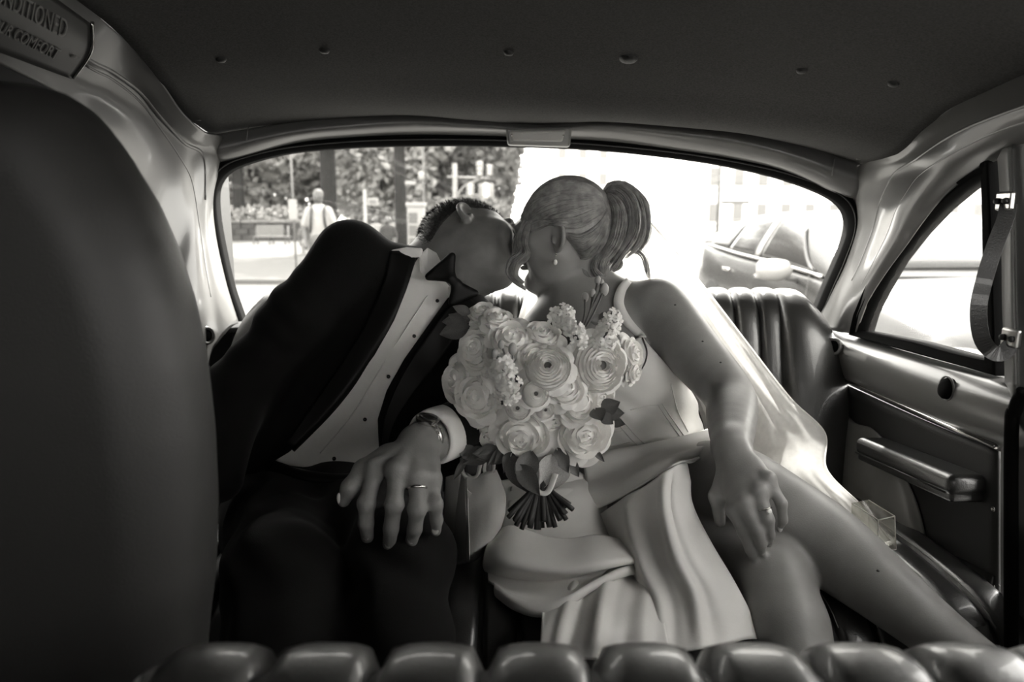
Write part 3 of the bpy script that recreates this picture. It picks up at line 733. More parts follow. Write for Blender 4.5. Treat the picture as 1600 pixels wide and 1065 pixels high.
# ------------------------------------------------------------------ the man
groom = empty('person', G(490, 745, 1.35), 'man in a black tuxedo and bow tie leaning over to kiss the woman', 'person')
gf = frame((.97, .02, -.03), (0, .85, .5)); GC = G(738, 383, 1.585); GS = .94
nb = G(668, 446, 1.565)
s = Sdf(); gq = head(s, GC, gf, GS)
s.cone(gq(-.045, 0, -.045), nb, .058, .062, .04); s.cone(gq(.02, 0, -.085), nb+np.array([.03, -.03, -.01]), .045, .05, .04)
s.cone(gq(-.055, 0, .0), nb+np.array([0, .02, .02]), .055, .06, .03)
s.chain([nb, G(620, 560, 1.50), G(540, 690, 1.46), G(495, 745, 1.40)], [.07, .12, .115, .12], .05, (0, 1, 0), 1.3)
gsr, gel, gwr = G(548, 400, 1.48), G(375, 602, 1.36), G(338, 745, 1.20)
s.chain([nb, gsr, gel, gwr], [.05, .05, .042, .035], .03)
gsl, gell, gwl = G(735, 520, 1.50), G(795, 640, 1.28), G(672, 690, 1.075)
s.chain([nb, gsl, gell, gwl], [.05, .05, .042, .028], .03)
s.chain([G(560, 780, 1.34), G(626, 885, 1.045), G(625, 1000, .91), G(625, 1150, .87)], [.06, .045, .04, .04], .04)
s.chain([G(440, 780, 1.34), G(450, 900, 1.0), G(450, 1020, .90), G(450, 1150, .87)], [.075, .055, .05, .04], .04)
W = G(655, 690, 1.058)
kn = [G(586, 733, .992), G(620, 734, .980), G(652, 744, .982), G(675, 748, .995)]
pip = [G(573, 786, .965), G(616, 788, .955), G(652, 796, .957), G(680, 788, .972)]
dip = [G(572, 818, .966), G(611, 825, .957), G(648, 826, .960), G(682, 812, .974)]
tip = [G(574, 838, .972), G(608, 850, .964), G(643, 844, .966), G(681, 829, .980)]
s.cone(gwl, W, .027, .026, .02)
for i in range(4):
    s.cone(W+(kn[i]-W)*.12, kn[i], .017, .0125, .022)
    s.ell(kn[i]+np.array([0, -.004, .004]), (.0105, .010, .010), None, .012)
s.cone(kn[0]+(W-kn[0])*.35, kn[3]+(W-kn[3])*.35, .013, .012, .02)
fingers(s, [([kn[i], pip[i], dip[i], tip[i]], [r*1.06, r, r*.92, r*.80]) for i, r in enumerate((.0115, .0115, .0110, .0095))], .004)
for i in range(4):
    s.ell(pip[i]+np.array([0, -.003, .001]), (.0100-.0012*(i == 3), .0082, .009), None, .010)
    s.ell(tip[i]+np.array([0, -.0065, .0035]), (.0055, .003, .0065), None, .002)
th = [G(606, 712, 1.03), G(568, 733, 1.00), G(547, 762, .985), G(537, 782, .985)]
fingers(s, [(th, [.018, .0135, .012, .009])], .008)
for i in range(4): s.cone(W+np.array([0, -.018, .010]), kn[i]+np.array([0, -.006, .008]), .0028, .003, .010)        # tendons
gbody = s.build('body', .0026, M['skin_m'], groom, clip=(np.array([-.9, .8, .3]), np.array([.3, 1.8, 1.6])))
nailm = MB()
for i in range(4):
    MB().ell(tip[i]+np.array([0, -.0085, .004]), (.0052, .0018, .006), None, 10, 6).build('fingernail', M['nail'], groom)
MB().ell(th[3]+np.array([-.005, -.006, .006]), (.0035, .003, .008), None, 10, 6).build('fingernail', M['nail'], groom)
# short hair: a cap grown off the skull, cut along the hairline, with fine bristles on it
def cap_region(p):
    d = (np.asarray(p)-GC)/GS; return d@gf[0], d@gf[1], d@gf[2]
s = Sdf(); s.ell(gq(-.02, 0, .037), np.array((.101, .081, .090))*GS, np.array(gf), .01); s.ell(gq(-.065, 0, -.015), np.array((.052, .068, .07))*GS, np.array(gf), .03)
def cutg(f, X, Y, Z):
    P = [X-GC[0], Y-GC[1], Z-GC[2]]; fr_ = [(P[0]*a[0]+P[1]*a[1]+P[2]*a[2])/GS for a in gf]
    line = .034+.45*np.maximum(fr_[0]-.01, 0)                 # height of the hairline along the head
    line = np.where(fr_[0] < -.032, .034+1.75*(fr_[0]+.032), line); line = np.maximum(line, -.075)
    wob = .0012*np.sin(X*900+Y*700)*np.sin(Z*800)
    return np.maximum(f, (line-fr_[2])*.8)+wob
s.func(cutg); ghair = s.build('hair', .0026, M['hair_m'], groom)
me = ghair.data; mb = MB(); nv_ = len(me.vertices)
vn = [(np.array(v.co), np.array(v.normal)) for v in me.vertices]
for k in range(5200):
    p, n = vn[int(rng.integers(0, nv_))]
    if (p-GC)@n < 0: continue
    d = nrm(n*.8-gf[0]*.35+rng.normal(0, .35, 3)); Lh = rng.uniform(.004, .009)
    mb.tube([p, p+d*Lh*.6, p+d*Lh], [.0005, .0004, .0001], 3, caps=False)
mb.build('hair_bristle', M['hair_m'], ghair)['kind'] = 'stuff'
MB().tube(cr([gq(.097, .045, .024), gq(.102, .033, .028), gq(.105, .018, .028)], 8), .003, 6).build('eyebrow', M['hair_m'], groom)
MB().tube(cr([gq(.097, -.045, .024), gq(.102, -.033, .028), gq(.105, -.018, .028)], 8), .003, 6).build('eyebrow', M['hair_m'], groom)
for g in (1, -1): MB().tube(cr([gq(.090, g*.043, .002), gq(.0955, g*.032, -.002), gq(.0935, g*.020, .001)], 8), .0014, 5).build('eyelash', M['hair_m'], groom)

# clothes
def torso(s, off):
    s.chain([G(490, 740, 1.42), G(535, 680, 1.45), G(612, 570, 1.50), G(645, 490, 1.53)], [.175+off, .165+off, .165+off, .135+off], .05, (0, 1, 0), 1.35)
    s.chain([nb+np.array([-.02, 0, -.02]), gsr], [.05+off, .060+off], .05); s.chain([nb+np.array([.02, 0, -.03]), gsl], [.05+off, .060+off], .05)
s = Sdf(); torso(s, -.010)
def wr_shirt(f, X, Y, Z):
    return f+.0028*np.sin((X*.75-Z*.66)*95+2.0*np.sin(Z*13))*np.exp(-((Z-.88)/.12)**2)
s.func(wr_shirt); shirt = s.build('shirt', .0045, M['shirt'], groom)
s = Sdf(); torso(s, .002)
s.chain([gsr, gsr+(gel-gsr)*.5, gel, gwr], [.068, .061, .054, .046], .03)
s.chain([gsl, gell, G(712, 668, 1.125)], [.066, .056, .043], .03)
s.chain([G(500, 610, 1.45), G(440, 690, 1.40), G(395, 770, 1.34)], [.07, .075, .075], .04, (0, 1, 0), 1.6)
s.chain([G(690, 600, 1.46), G(660, 690, 1.40)], [.08, .09], .04, (0, 1, 0), 1.5)
s.cone(G(430, 790, 1.40), G(400, 800, 1.36), .08, .08, .03)
OPEN = [(652, 380), (648, 404), (636, 450), (616, 500), (585, 555), (545, 608), (500, 660), (452, 706), (425, 722), (440, 732), (490, 741), (560, 745), (605, 735), (592, 700), (590, 655), (604, 610), (632, 560), (664, 515), (696, 470), (720, 440), (705, 395), (690, 375)]
def wr_jacket(f, X, Y, Z):
    wr = .0035*np.sin((X*.5+Z*.86)*120+1.5*np.sin(X*31))*np.exp(-(((X+.52)/.10)**2+((Z-1.07)/.12)**2))
    wr = wr+.003*np.sin((X*.9-Z*.4)*90)*np.exp(-(((X+.42)/.12)**2+((Z-.86)/.10)**2))
    f = f+wr
    U, V, D = pix(X, Y, Z); sd2 = poly_sd(U, V, OPEN)*D/FPX
    lim = Y-(1.50+.0*X)
    return np.maximum(f, -np.maximum(sd2, lim)).astype(np.float32)
s.func(wr_jacket); jacket = s.build('jacket', .0042, M['suit'], groom)
s = Sdf()
s.chain([G(500, 812, 1.36), G(500, 822, 1.30)], [.125, .115], .04, (0, 1, 0), 1.0)
s.chain([G(555, 808, 1.30), G(628, 872, 1.025), G(624, 1000, .905), G(622, 1150, .87)], [.10, .070, .064, .06], .04)
s.chain([G(430, 812, 1.30), G(440, 900, .985), G(440, 1020, .89), G(440, 1150, .86)], [.10, .075, .068, .06], .04)
s.func(lambda f, X, Y, Z: f+.003*np.sin((X*.6+Z*.8)*110+np.sin(Y*40))*np.exp(-((Z-.78)/.1)**2))
trousers = s.build('trousers', .006, M['suit'], groom)
MB().tube(cr([G(420, 726, 1.29), G(470, 741, 1.255), G(530, 748, 1.245), G(600, 742, 1.27)], 20), .016, 8, flat=.5).build('waistband', M['satin'], groom)

jb = bvh_of(jacket); sb = bvh_of(shirt)
lap = [[(608, 394), (628, 396), (652, 402)], [(600, 440), (618, 446), (637, 452)], [(578, 496), (594, 502), (615, 506)], [(536, 566), (554, 574), (574, 572)], [(488, 634), (505, 642), (520, 640)], [(446, 694), (452, 698), (458, 702)]]
def lapel(grid):
    a = drape(jb, grid, 10, 40, .005, 1.4)
    for _ in range(3): a[1:-1, :] = (a[:-2, :]+2*a[1:-1, :]+a[2:, :])/4
    return MB().sheet(a).build('lapel', M['satin'], groom, solid=.004)
lapel(lap)
lapel([[(722, 462), (735, 470), (750, 482)], [(690, 492), (706, 504), (722, 516)], [(652, 545), (668, 556), (684, 566)], [(622, 595), (636, 602), (650, 610)], [(601, 650), (610, 652), (620, 655)], [(597, 690), (601, 692), (606, 693)]])
for px, py in ((683, 470), (647, 525), (607, 588), (570, 655), (522, 716)):
    p, n = hit(sb, px, py); MB().lathe([(.0036, -.001), (.0038, .002), (.0022, .0035)], p, n, 10).build('shirt_stud', M['stud'], groom)
pk = []
for px, py in ((668, 462), (630, 520), (590, 583), (552, 645), (500, 708)):
    p, n = hit(sb, px, py); pk.append(p+n*.001)
MB().tube(cr(pk, 30), .0012, 5).build('placket_edge', M['shirt'], groom)
# collar: a standing band around the neck and two turned-down points
ca_ = nrm(gq(-.03, 0, -.05)-nb); cu_ = nrm(np.cross(ca_, (0, 1, 0))); cw_ = np.cross(ca_, cu_)
rows_ = []
cc = nb+ca_*.005
for hh, rr in ((-.012, .076), (.008, .071), (.026, .067), (.028, .063), (.01, .064)):
    rows_.append([cc+ca_*hh+rr*(math.cos(t)*cu_+math.sin(t)*cw_) for t in np.linspace(0, 2*math.pi, 40, endpoint=False)])
MB().sheet(np.array(rows_), True).build('collar', M['shirt'], groom, solid=.002)
def plate(pp, ys, name, m, par, th=.003, bev=.0015):
    return MB().prism([G(a, b, y) for (a, b), y in zip(pp, ys)], (0, th, 0)).build(name, m, par, smooth=False, fix=True, bevel=bev)
plate([(655, 398), (668, 387), (682, 395), (689, 409), (681, 424), (668, 437), (656, 424)], [1.475, 1.49, 1.475, 1.462, 1.455, 1.45, 1.46], 'collar_point', M['shirt'], groom)
plate([(608, 391), (635, 386), (660, 388), (660, 402), (640, 403), (612, 400)], [1.47, 1.475, 1.48, 1.475, 1.465, 1.46], 'collar_fold', M['shirt'], groom, .012, .004)
plate([(700, 448), (716, 440), (738, 462), (722, 470), (702, 474)], [1.455, 1.45, 1.45, 1.445, 1.45], 'collar_point', M['shirt'], groom)
# bow tie
bow = Sdf(); kc = G(709, 439, 1.432)
bow.rbox(kc, (.009, .011, .012), np.array(frame((.75, 0, .65), (-.6, 0, .75)))[[0, 1, 2]], .005, .003)
def wing(c0, corners):
    for t in np.linspace(0, 1, 7):
        e = corners[0]+(corners[1]-corners[0])*t
        bow.cone(c0, e, .007, .0075, .006)
wing(kc+np.array([-.006, 0, .006]), (G(670, 432, 1.435), G(706, 400, 1.44)))
wing(kc+np.array([.005, 0, -.006]), (G(742, 458, 1.437), G(706, 472, 1.425)))
bow.build('bow_tie', .002, M['satin'], groom)
# cuff, watch, wedding ring
ax = nrm(W-gwl)*-1.0; cw0 = W+nrm(gwl-W)*.046
def ring_pts(c, axis, r, n=40, sq=1.0, ph=0):
    a1 = nrm(np.cross(axis, (0, 1, 0.3))); a2 = np.cross(axis, a1)
    return np.array([c+r*(math.cos(t)*a1+sq*math.sin(t)*a2) for t in np.linspace(0, 2*math.pi, n, endpoint=False)])
aw = nrm(gell-W)
rows_ = [ring_pts(W+aw*d, aw, r) for d, r in ((.028, .036), (.026, .041), (.040, .043), (.060, .043), (.085, .042))]
MB().sheet(np.array(rows_), True).build('shirt_cuff', M['shirt'], groom, solid=.002)
watch = MB().tube(ring_pts(W+aw*.012, aw, .0315, 44, .95), .0045, 8, closed=True, flat=1.0).build('watch', M['steel'], groom)
for k, p in enumerate(ring_pts(W+aw*.012, aw, .0325, 26, .95)):
    if p[1] < W[1]+.01:
        tn = nrm(np.cross(aw, p-W)); MB().box(p, (.007, .0028, .0022), np.array([aw, tn, np.cross(aw, tn)])).build('bracelet_link', M['chrome'], watch, smooth=False, bevel=.0006)
wt = nrm([-.15, -.55, .8]); wt = nrm(wt-aw*np.dot(wt, aw)); wc = W+aw*.012+wt*.031
MB().lathe([(.016, -.004), (.018, .0), (.018, .005), (.015, .007)], wc, wt, 26).build('watch_case', M['chrome'], watch, angle=40)
MB().lathe([(.0145, .006), (.0145, .0075), (.01, .0078)], wc, wt, 26).build('watch_dial', M['stud'], watch)
rc = kn[2]+(pip[2]-kn[2])*.36
MB().tube(ring_pts(rc, nrm(pip[2]-kn[2]), .0130, 30), .0017, 8, closed=True, flat=1.3).build('wedding_ring', M['chrome'], groom)

# ------------------------------------------------------------------ the woman
bride = empty('person', G(1010, 745, 1.36), 'woman with pinned-up fair hair in a pale satin wedding dress, bare leg stretched out', 'person')
bf = frame((-.93, .30, -.12), (.10, -.06, 1)); BC = G(876, 366, 1.53); BS = .90
s = Sdf(); bq = head(s, BC, bf, BS, True, ears=(1, -1))
bn = G(915, 478, 1.53); bsl, bel, bwr = G(1030, 480, 1.46), G(1138, 616, 1.27), G(1143, 700, 1.085)
s.cone(bq(-.05, 0, -.04), bn, .046, .05, .03); s.cone(bq(.0, 0, -.085), bn+np.array([-.012, -.015, -.02]), .034, .045, .03)
bsr = G(855, 520, 1.53)
s.chain([bn+np.array([0, 0, -.02]), G(940, 540, 1.50), G(968, 620, 1.47), G(1000, 695, 1.43), G(1010, 745, 1.38)], [.07, .125, .115, .10, .13], .05, (0, 1, 0), 1.35)
s.cone(bn+np.array([.0, 0, -.005]), bsl+np.array([-.01, 0, -.004]), .045, .047, .05); s.cone(bn, bsr, .045, .045, .05)
s.cone(bn+np.array([.02, -.045, -.02]), bsl+np.array([-.03, -.02, .005]), .012, .014, .03)        # collar bone
s.ell(G(905, 580, 1.40), (.055, .05, .055), None, .05); s.ell(G(975, 580, 1.40), (.055, .05, .055), None, .05)
s.limb([bsl, G(1085, 552, 1.365), bel, G(1143, 655, 1.185), bwr], [.056, .051, .042, .0385, .027], 22)
s.chain([bsr, G(835, 640, 1.38), G(850, 700, 1.25)], [.048, .042, .03], .03)
bW = G(1145, 706, 1.072)
bk = [G(1146, 796, 1.006), G(1163, 784, .994), G(1186, 768, .993), G(1200, 748, 1.003)]
bpip = [G(1163, 832, .985), G(1183, 828, .975), G(1200, 812, .975), G(1221, 786, .985)]
bdip = [G(1173, 858, .986), G(1189, 848, .978), G(1202, 835, .98), G(1223, 812, .988)]
btip = [G(1178, 874, .992), G(1190, 862, .985), G(1201, 849, .988), G(1217, 826, .994)]
s.cone(bwr, bW, .0265, .025, .02)
for i in range(4):
    s.cone(bW+(bk[i]-bW)*.15, bk[i], .0165, .0095, .018)
    s.ell(bk[i]+np.array([0, -.003, .003]), (.008, .008, .008), None, .008)
    s.cone(bW+np.array([.002, -.018, -.005]), bk[i]+np.array([0, -.006, .006]), .0025, .0025, .008)
s.cone(bk[0]+(bW-bk[0])*.4, bk[3]+(bW-bk[3])*.4, .012, .011, .016)
fingers(s, [([bk[i], bpip[i], bdip[i], btip[i]], [r*1.05, r, r*.85, r*.62]) for i, r in enumerate((.0092, .0092, .0088, .0078))], .004)
fingers(s, [([G(1135, 735, 1.06), G(1120, 775, 1.04), G(1125, 815, 1.03)], [.014, .011, .008])], .008)
# legs: the near one crossed over, shin stretched out to the right
s.chain([G(1015, 752, 1.40), G(1085, 762, 1.28), G(1150, 766, 1.155)], [.09, .082, .068], .006)
s.limb([G(1085, 762, 1.28), G(1150, 766, 1.155), G(1225, 805, 1.085), G(1290, 850, 1.04), G(1355, 900, .985), G(1433, 963, .925), G(1530, 1040, .875), G(1600, 1095, .85)], [.082, .070, .060, .058, .049, .039, .032, .03], 26)
s.ell(G(1165, 742, 1.12), (.035, .04, .035), None, .02)
s.chain([G(945, 780, 1.38), G(1080, 840, 1.20), G(1205, 900, 1.02)], [.085, .075, .060], .012)
s.chain([G(1205, 900, 1.02), G(1230, 975, .95), G(1255, 1060, .895), G(1270, 1200, .87)], [.060, .054, .050, .035], .012)
bbody = s.build('body', .0027, M['skin'], bride, clip=(np.array([-.15, .75, .3]), np.array([.85, 1.8, 1.5])))
for i in range(4): MB().ell(btip[i]+np.array([0, -.0045, .003]), (.004, .0022, .006), None, 10, 6).build('fingernail', M['nail'], bride)
rc = bk[2]+(bpip[2]-bk[2])*.62
er = MB().tube(ring_pts(rc, nrm(bpip[2]-bk[2]), .0098, 30), .0011, 8, closed=True).build('engagement_ring', M['chrome'], bride)
MB().lathe([(.001, -.002), (.0042, .001), (.0032, .003), (.002, .0034)], rc+np.array([.002, -.0115, .002]), nrm([.1, -1, .25]), 8).build('stone', M['gem'], er, smooth=False)
for px, py in ((1055, 476), (1098, 533), (1126, 566), (1372, 891)):
    p, n = hit(bvh_of(bbody), px, py) if px == 1055 else hit(_bb, px, py)
    if px == 1055: _bb = bvh_of(bbody)
    MB().ell(p, (.0022, .0022, .0018), None, 8, 6).build('mole', M['hair_dark'], bride)

# hair: swept-back mass, gathered high at the back, a tail falling over, and a loose lock at the face
s = Sdf(); A = np.array(bf)
s.ell(bq(-.022, 0, .038), (.098*BS+.002, .080*BS+.005, .087*BS+.004), A, .01)
s.ell(bq(-.06, 0, -.01), (.06*BS, .068*BS, .07*BS), A, .03)
def cutb(f, X, Y, Z):
    P = [X-BC[0], Y-BC[1], Z-BC[2]]; q = [(P[0]*a[0]+P[1]*a[1]+P[2]*a[2])/BS for a in bf]
    line = np.where(q[0] > -.005, .034+.35*np.maximum(q[0], 0), .034+1.7*(q[0]+.005)); line = np.maximum(line, -.085)
    return np.maximum(f, (line-q[2])*.8*BS)
s.func(cutb)
hair = s.build('hair', .003, M['hair_b'], bride)
mb = MB()
def lk(pts, n, r0, r1, r2, th=.0011, sd_=0, jit=.25):
    strands(mb, [np.asarray(p) if len(p) == 3 and not isinstance(p, tuple) else G(*p) for p in pts], n, lambda x: np.interp(x, [0, .5, 1], [r0, r1, r2]), th, 3, 18, jit, sd_)
# combed over the crown towards the knot: strands laid on the scalp between guide lines
hb = bvh_of([hair, bbody])
def comb(guides, n, ns=20, th=.0007, lift=.0035, sd_=0):
    rg = np.random.default_rng(sd_); gs = np.array([cr([(a, b, 0) for a, b in g], ns)[:, :2] for g in guides]); m = len(gs)
    for _ in range(n):
        f = rg.uniform(0, m-1); i = min(int(f), m-2); f -= i; q = gs[i]*(1-f)+gs[i+1]*f
        q = q+np.array([0, 1])*(1.6*np.sin(np.linspace(0, rg.uniform(2, 6), ns)+rg.uniform(0, 6)))[:, None]
        lf = lift*rg.uniform(.2, 1.2); p = []; ok = True
        for a, b in q:
            h_, nn = hit(hb, a, b, 1.53); p.append(h_+nn*lf)
        p = np.array(p); p[1:-1] = (p[:-2]+2*p[1:-1]+p[2:])/4
        if np.abs(np.diff(p[:, 1])).max() > .05: continue
        lo_ = int(rg.integers(0, 3)); mb.tube(p[lo_:], th*rg.uniform(.6, 1.3)*np.clip(np.minimum(np.linspace(.4, 4, ns-lo_), np.linspace(5, .8, ns-lo_)), .3, 1), 3, caps=False)
comb([[(822, 322), (843, 297), (880, 284), (918, 290), (938, 304)], [(814, 342), (838, 311), (885, 297), (922, 300), (940, 309)], [(818, 352), (845, 326), (886, 312), (922, 312), (941, 314)],
      [(838, 352), (862, 337), (892, 328), (922, 322), (942, 320)], [(860, 347), (882, 348), (905, 343), (928, 332), (943, 324)], [(884, 354), (902, 356), (922, 348), (938, 336), (944, 328)]], 900, sd_=5)
comb([[(816, 360), (830, 351), (852, 343), (880, 341), (905, 338)], [(824, 366), (842, 358), (861, 350), (886, 351), (910, 346)]], 170, th=.0006, lift=.006, sd_=8)
comb([[(886, 362), (904, 366), (922, 358), (938, 345), (946, 332)], [(895, 384), (912, 384), (928, 372), (940, 355), (948, 338)], [(908, 408), (922, 402), (935, 388), (944, 368), (950, 345)]], 260, th=.0006, sd_=6)
# the tail: up over the knot and down to the right, ends curling
tail = [[(944, 318, 1.55), (955, 292, 1.54), (985, 302, 1.54), (1000, 345, 1.54), (992, 385, 1.53)], [(944, 318, 1.53), (962, 296, 1.51), (985, 318, 1.50), (988, 360, 1.49), (968, 395, 1.48), (950, 420, 1.49)],
        [(944, 318, 1.52), (955, 310, 1.50), (968, 335, 1.48), (962, 375, 1.47), (942, 405, 1.47), (940, 428, 1.48)], [(944, 320, 1.58), (968, 290, 1.58), (1002, 320, 1.58), (1006, 365, 1.57), (990, 395, 1.56)],
        [(946, 320, 1.56), (972, 305, 1.55), (996, 335, 1.54), (996, 375, 1.53), (975, 400, 1.52)], [(946, 322, 1.53), (965, 318, 1.51), (978, 345, 1.50), (972, 385, 1.49), (958, 412, 1.49)]]
for k, t in enumerate(tail): lk(t, 150, .008, .016, .010, .0007, 50+k)
# low curls at the nape
for k, t in enumerate([[(935, 395, 1.47), (928, 420, 1.465), (942, 432, 1.47), (950, 415, 1.48)], [(905, 410, 1.48), (920, 432, 1.475), (940, 430, 1.48)], [(960, 395, 1.50), (968, 412, 1.50), (958, 424, 1.50)], [(985, 385, 1.54), (1005, 400, 1.54), (1012, 425, 1.54), (1016, 438, 1.54)]]):
    lk(t, 40 if k < 3 else 14, .006, .007, .003, .0009, 70+k)
# loose lock in front of the face
for k, t in enumerate([[(822, 345, 1.47), (812, 375, 1.45), (815, 395, 1.43), (800, 408, 1.425), (795, 425, 1.425), (806, 440, 1.43), (822, 452, 1.435)], [(826, 350, 1.465), (818, 380, 1.44), (822, 398, 1.425), (808, 412, 1.42), (805, 430, 1.42), (818, 442, 1.425)],
                       [(818, 350, 1.475), (806, 380, 1.46), (805, 398, 1.44), (797, 412, 1.435), (800, 430, 1.43)]]):
    lk(t, 46, .005, .009, .003, .0009, 80+k)
mb.build('hair_strand', M['hair_b'], hair)['kind'] = 'stuff'
# earring
ep = bq(-.008, .088, -.036); ear = MB().lathe([(.0012, 0), (.0025, .002), (.0012, .004)], ep, (0, 0, -1), 10).build('earring', M['chrome'], bride)
MB().tube([ep, ep+np.array([-.001, -.002, -.010])], .0006, 5).build('wire', M['chrome'], ear)
MB().ell(ep+np.array([-.002, -.003, -.019]), (.0042, .0042, .0058), None, 12, 8).build('pearl_drop', M['pearl'], ear)

# dress
dress = empty('dress', G(1000, 690, 1.38)); setpar(dress, bride)
s = Sdf()
s.chain([G(945, 560, 1.49), G(968, 620, 1.465), G(1003, 690, 1.425), G(1010, 735, 1.39)], [.128, .122, .108, .135], .05, (0, 1, 0), 1.30)
s.ell(G(905, 580, 1.395), (.058, .054, .058), None, .05); s.ell(G(978, 578, 1.395), (.060, .056, .060), None, .05)
s.cone(G(1000, 560, 1.42), G(1040, 640, 1.40), .05, .05, .04)
NECK = [(800, 480), (840, 555), (900, 552), (950, 548), (985, 535), (1003, 523), (1012, 536), (1030, 556), (1060, 590), (1100, 560), (1100, 380), (800, 380)]
def cutd(f, X, Y, Z):
    U, V, D = pix(X, Y, Z); sd2 = poly_sd(U, V, NECK)*D/FPX
    return np.maximum(f, -sd2+0*f).astype(np.float32)
s.func(cutd)
s.func(lambda f, X, Y, Z: f+.0018*np.sin((X*.35+Z*.94)*150+np.sin(X*30)*2)*np.exp(-((Z-.86)/.06)**2))
bodice = s.build('bodice', .0035, M['dress'], dress)
db = bvh_of([bodice, bbody]); dd = bvh_of(bodice)
def on(bv, pp, off=.001, n=24, dflt=1.3):
    q = cr([(a, b, 0) for a, b in pp], n); return np.array([hit(bv, a, b, dflt)[0]+hit(bv, a, b, dflt)[1]*off for a, b, _ in q])
for pp in ([(960, 655), (985, 685), (1010, 707)], [(968, 650), (993, 680), (1018, 703)], [(1028, 632), (1050, 665), (1068, 690)], [(1034, 630), (1056, 663), (1073, 687)], [(1048, 600), (1058, 640), (1075, 675)], [(1018, 704), (1045, 697), (1070, 690)], [(938, 690), (958, 695), (985, 690)], [(935, 672), (955, 676), (975, 672)], [(985, 640), (1010, 634), (1030, 632)]):
    MB().tube(on(dd, pp), .0011, 5).build('seam', M['dress'], dress)
st = on(db, [(982, 441), (971, 455), (967, 478), (980, 503), (1003, 528)], .004, 30)
rws = []
for i, p in enumerate(st):
    t = nrm(st[min(i+1, 29)]-st[max(i-1, 0)]); wv = nrm(np.cross(t, (0, -1, .2))); hw = .007+.003*math.sin(i/29*math.pi)
    rws.append([p-wv*hw, p, p+wv*hw])
MB().sheet(np.array(rws)).build('shoulder_strap', M['dress'], dress, solid=.003)
MB().tube(on(db, [(1003, 527), (1010, 548), (1008, 565), (1000, 580)], .002), .0012, 5).build('binding', M['hair_dark'], dress)

def panel(grid, nu, nv, amp=0., freq=0., ang=0., name='skirt_panel', seed=0, m=None, thick=.003):
    a = patch([[G(*p) for p in r] for r in grid], nu, nv)
    if amp:
        U = np.linspace(0, 1, nu)[None, :]; V = np.linspace(0, 1, nv)[:, None]
        ph = (U*math.cos(ang)+V*math.sin(ang))*freq*2*math.pi+1.1*np.sin(V*3.1+seed)+.8*np.sin(U*4+V*2+seed*2)
        w = np.sin(ph)*.7+.45*np.sin(ph*.53+seed)+.2*np.sin(ph*2.1)
        env = np.minimum(1, np.minimum(V, 1-V)*6+.25)
        du = np.gradient(a, axis=1); dv = np.gradient(a, axis=0); nn = np.cross(du, dv); nn /= np.linalg.norm(nn, axis=2)[..., None]+1e-9
        a = a+nn*(amp*w*env)[..., None]
    return MB().sheet(a).build(name, m or M['dress'], dress, solid=thick)
# hip wrap
panel([[(912, 712, 1.345), (955, 700, 1.335), (1005, 694, 1.33), (1060, 684, 1.335), (1110, 670, 1.345), (1155, 655, 1.38)],
       [(914, 728, 1.275), (958, 712, 1.265), (1005, 704, 1.255), (1060, 694, 1.255), (1108, 684, 1.27), (1150, 675, 1.32)],
       [(915, 752, 1.22), (960, 736, 1.22), (1005, 722, 1.21), (1052, 711, 1.19), (1095, 703, 1.20), (1132, 698, 1.25)],
       [(918, 772, 1.17), (960, 757, 1.16), (1005, 738, 1.14), (1045, 724, 1.12), (1076, 716, 1.14), (1102, 712, 1.19)],
       [(925, 800, 1.15), (960, 782, 1.13), (1000, 758, 1.10), (1035, 736, 1.085), (1060, 724, 1.09), (1078, 722, 1.13)]], 50, 40, .006, 2.2, 1.2, seed=1)
# the fall beside the slit
panel([[(928, 806, 1.14), (965, 786, 1.12), (1003, 762, 1.085), (1035, 740, 1.07), (1058, 726, 1.08), (1070, 724, 1.11)],
       [(945, 838, 1.09), (980, 828, 1.06), (1012, 812, 1.035), (1040, 796, 1.02), (1058, 785, 1.03), (1070, 784, 1.06)],
       [(975, 885, 1.02), (1003, 885, .995), (1032, 878, .98), (1060, 866, .97), (1084, 855, .985), (1100, 850, 1.02)],
       [(1000, 940, .96), (1032, 942, .945), (1065, 938, .935), (1095, 930, .935), (1122, 920, .95), (1140, 918, .98)],
       [(1015, 1010, .885), (1050, 1015, .875), (1085, 1015, .87), (1120, 1010, .88), (1160, 1000, .90), (1186, 1000, .93)]], 70, 60, .009, 2.6, .25, seed=2)
# lap behind the stems
panel([[(775, 752, 1.26), (820, 745, 1.26), (870, 745, 1.26), (920, 745, 1.27), (955, 760, 1.26)],
       [(778, 785, 1.20), (825, 780, 1.18), (875, 772, 1.17), (920, 772, 1.17), (950, 790, 1.17)],
       [(785, 820, 1.14), (830, 822, 1.11), (880, 815, 1.10), (925, 815, 1.10), (965, 835, 1.11)],
       [(790, 850, 1.11), (835, 856, 1.08), (885, 852, 1.06), (935, 850, 1.06), (985, 862, 1.07)],
       [(790, 880, 1.12), (835, 890, 1.09), (885, 890, 1.07), (935, 885, 1.07), (1000, 890, 1.07)]], 50, 50, .005, 1.6, .9, seed=3)
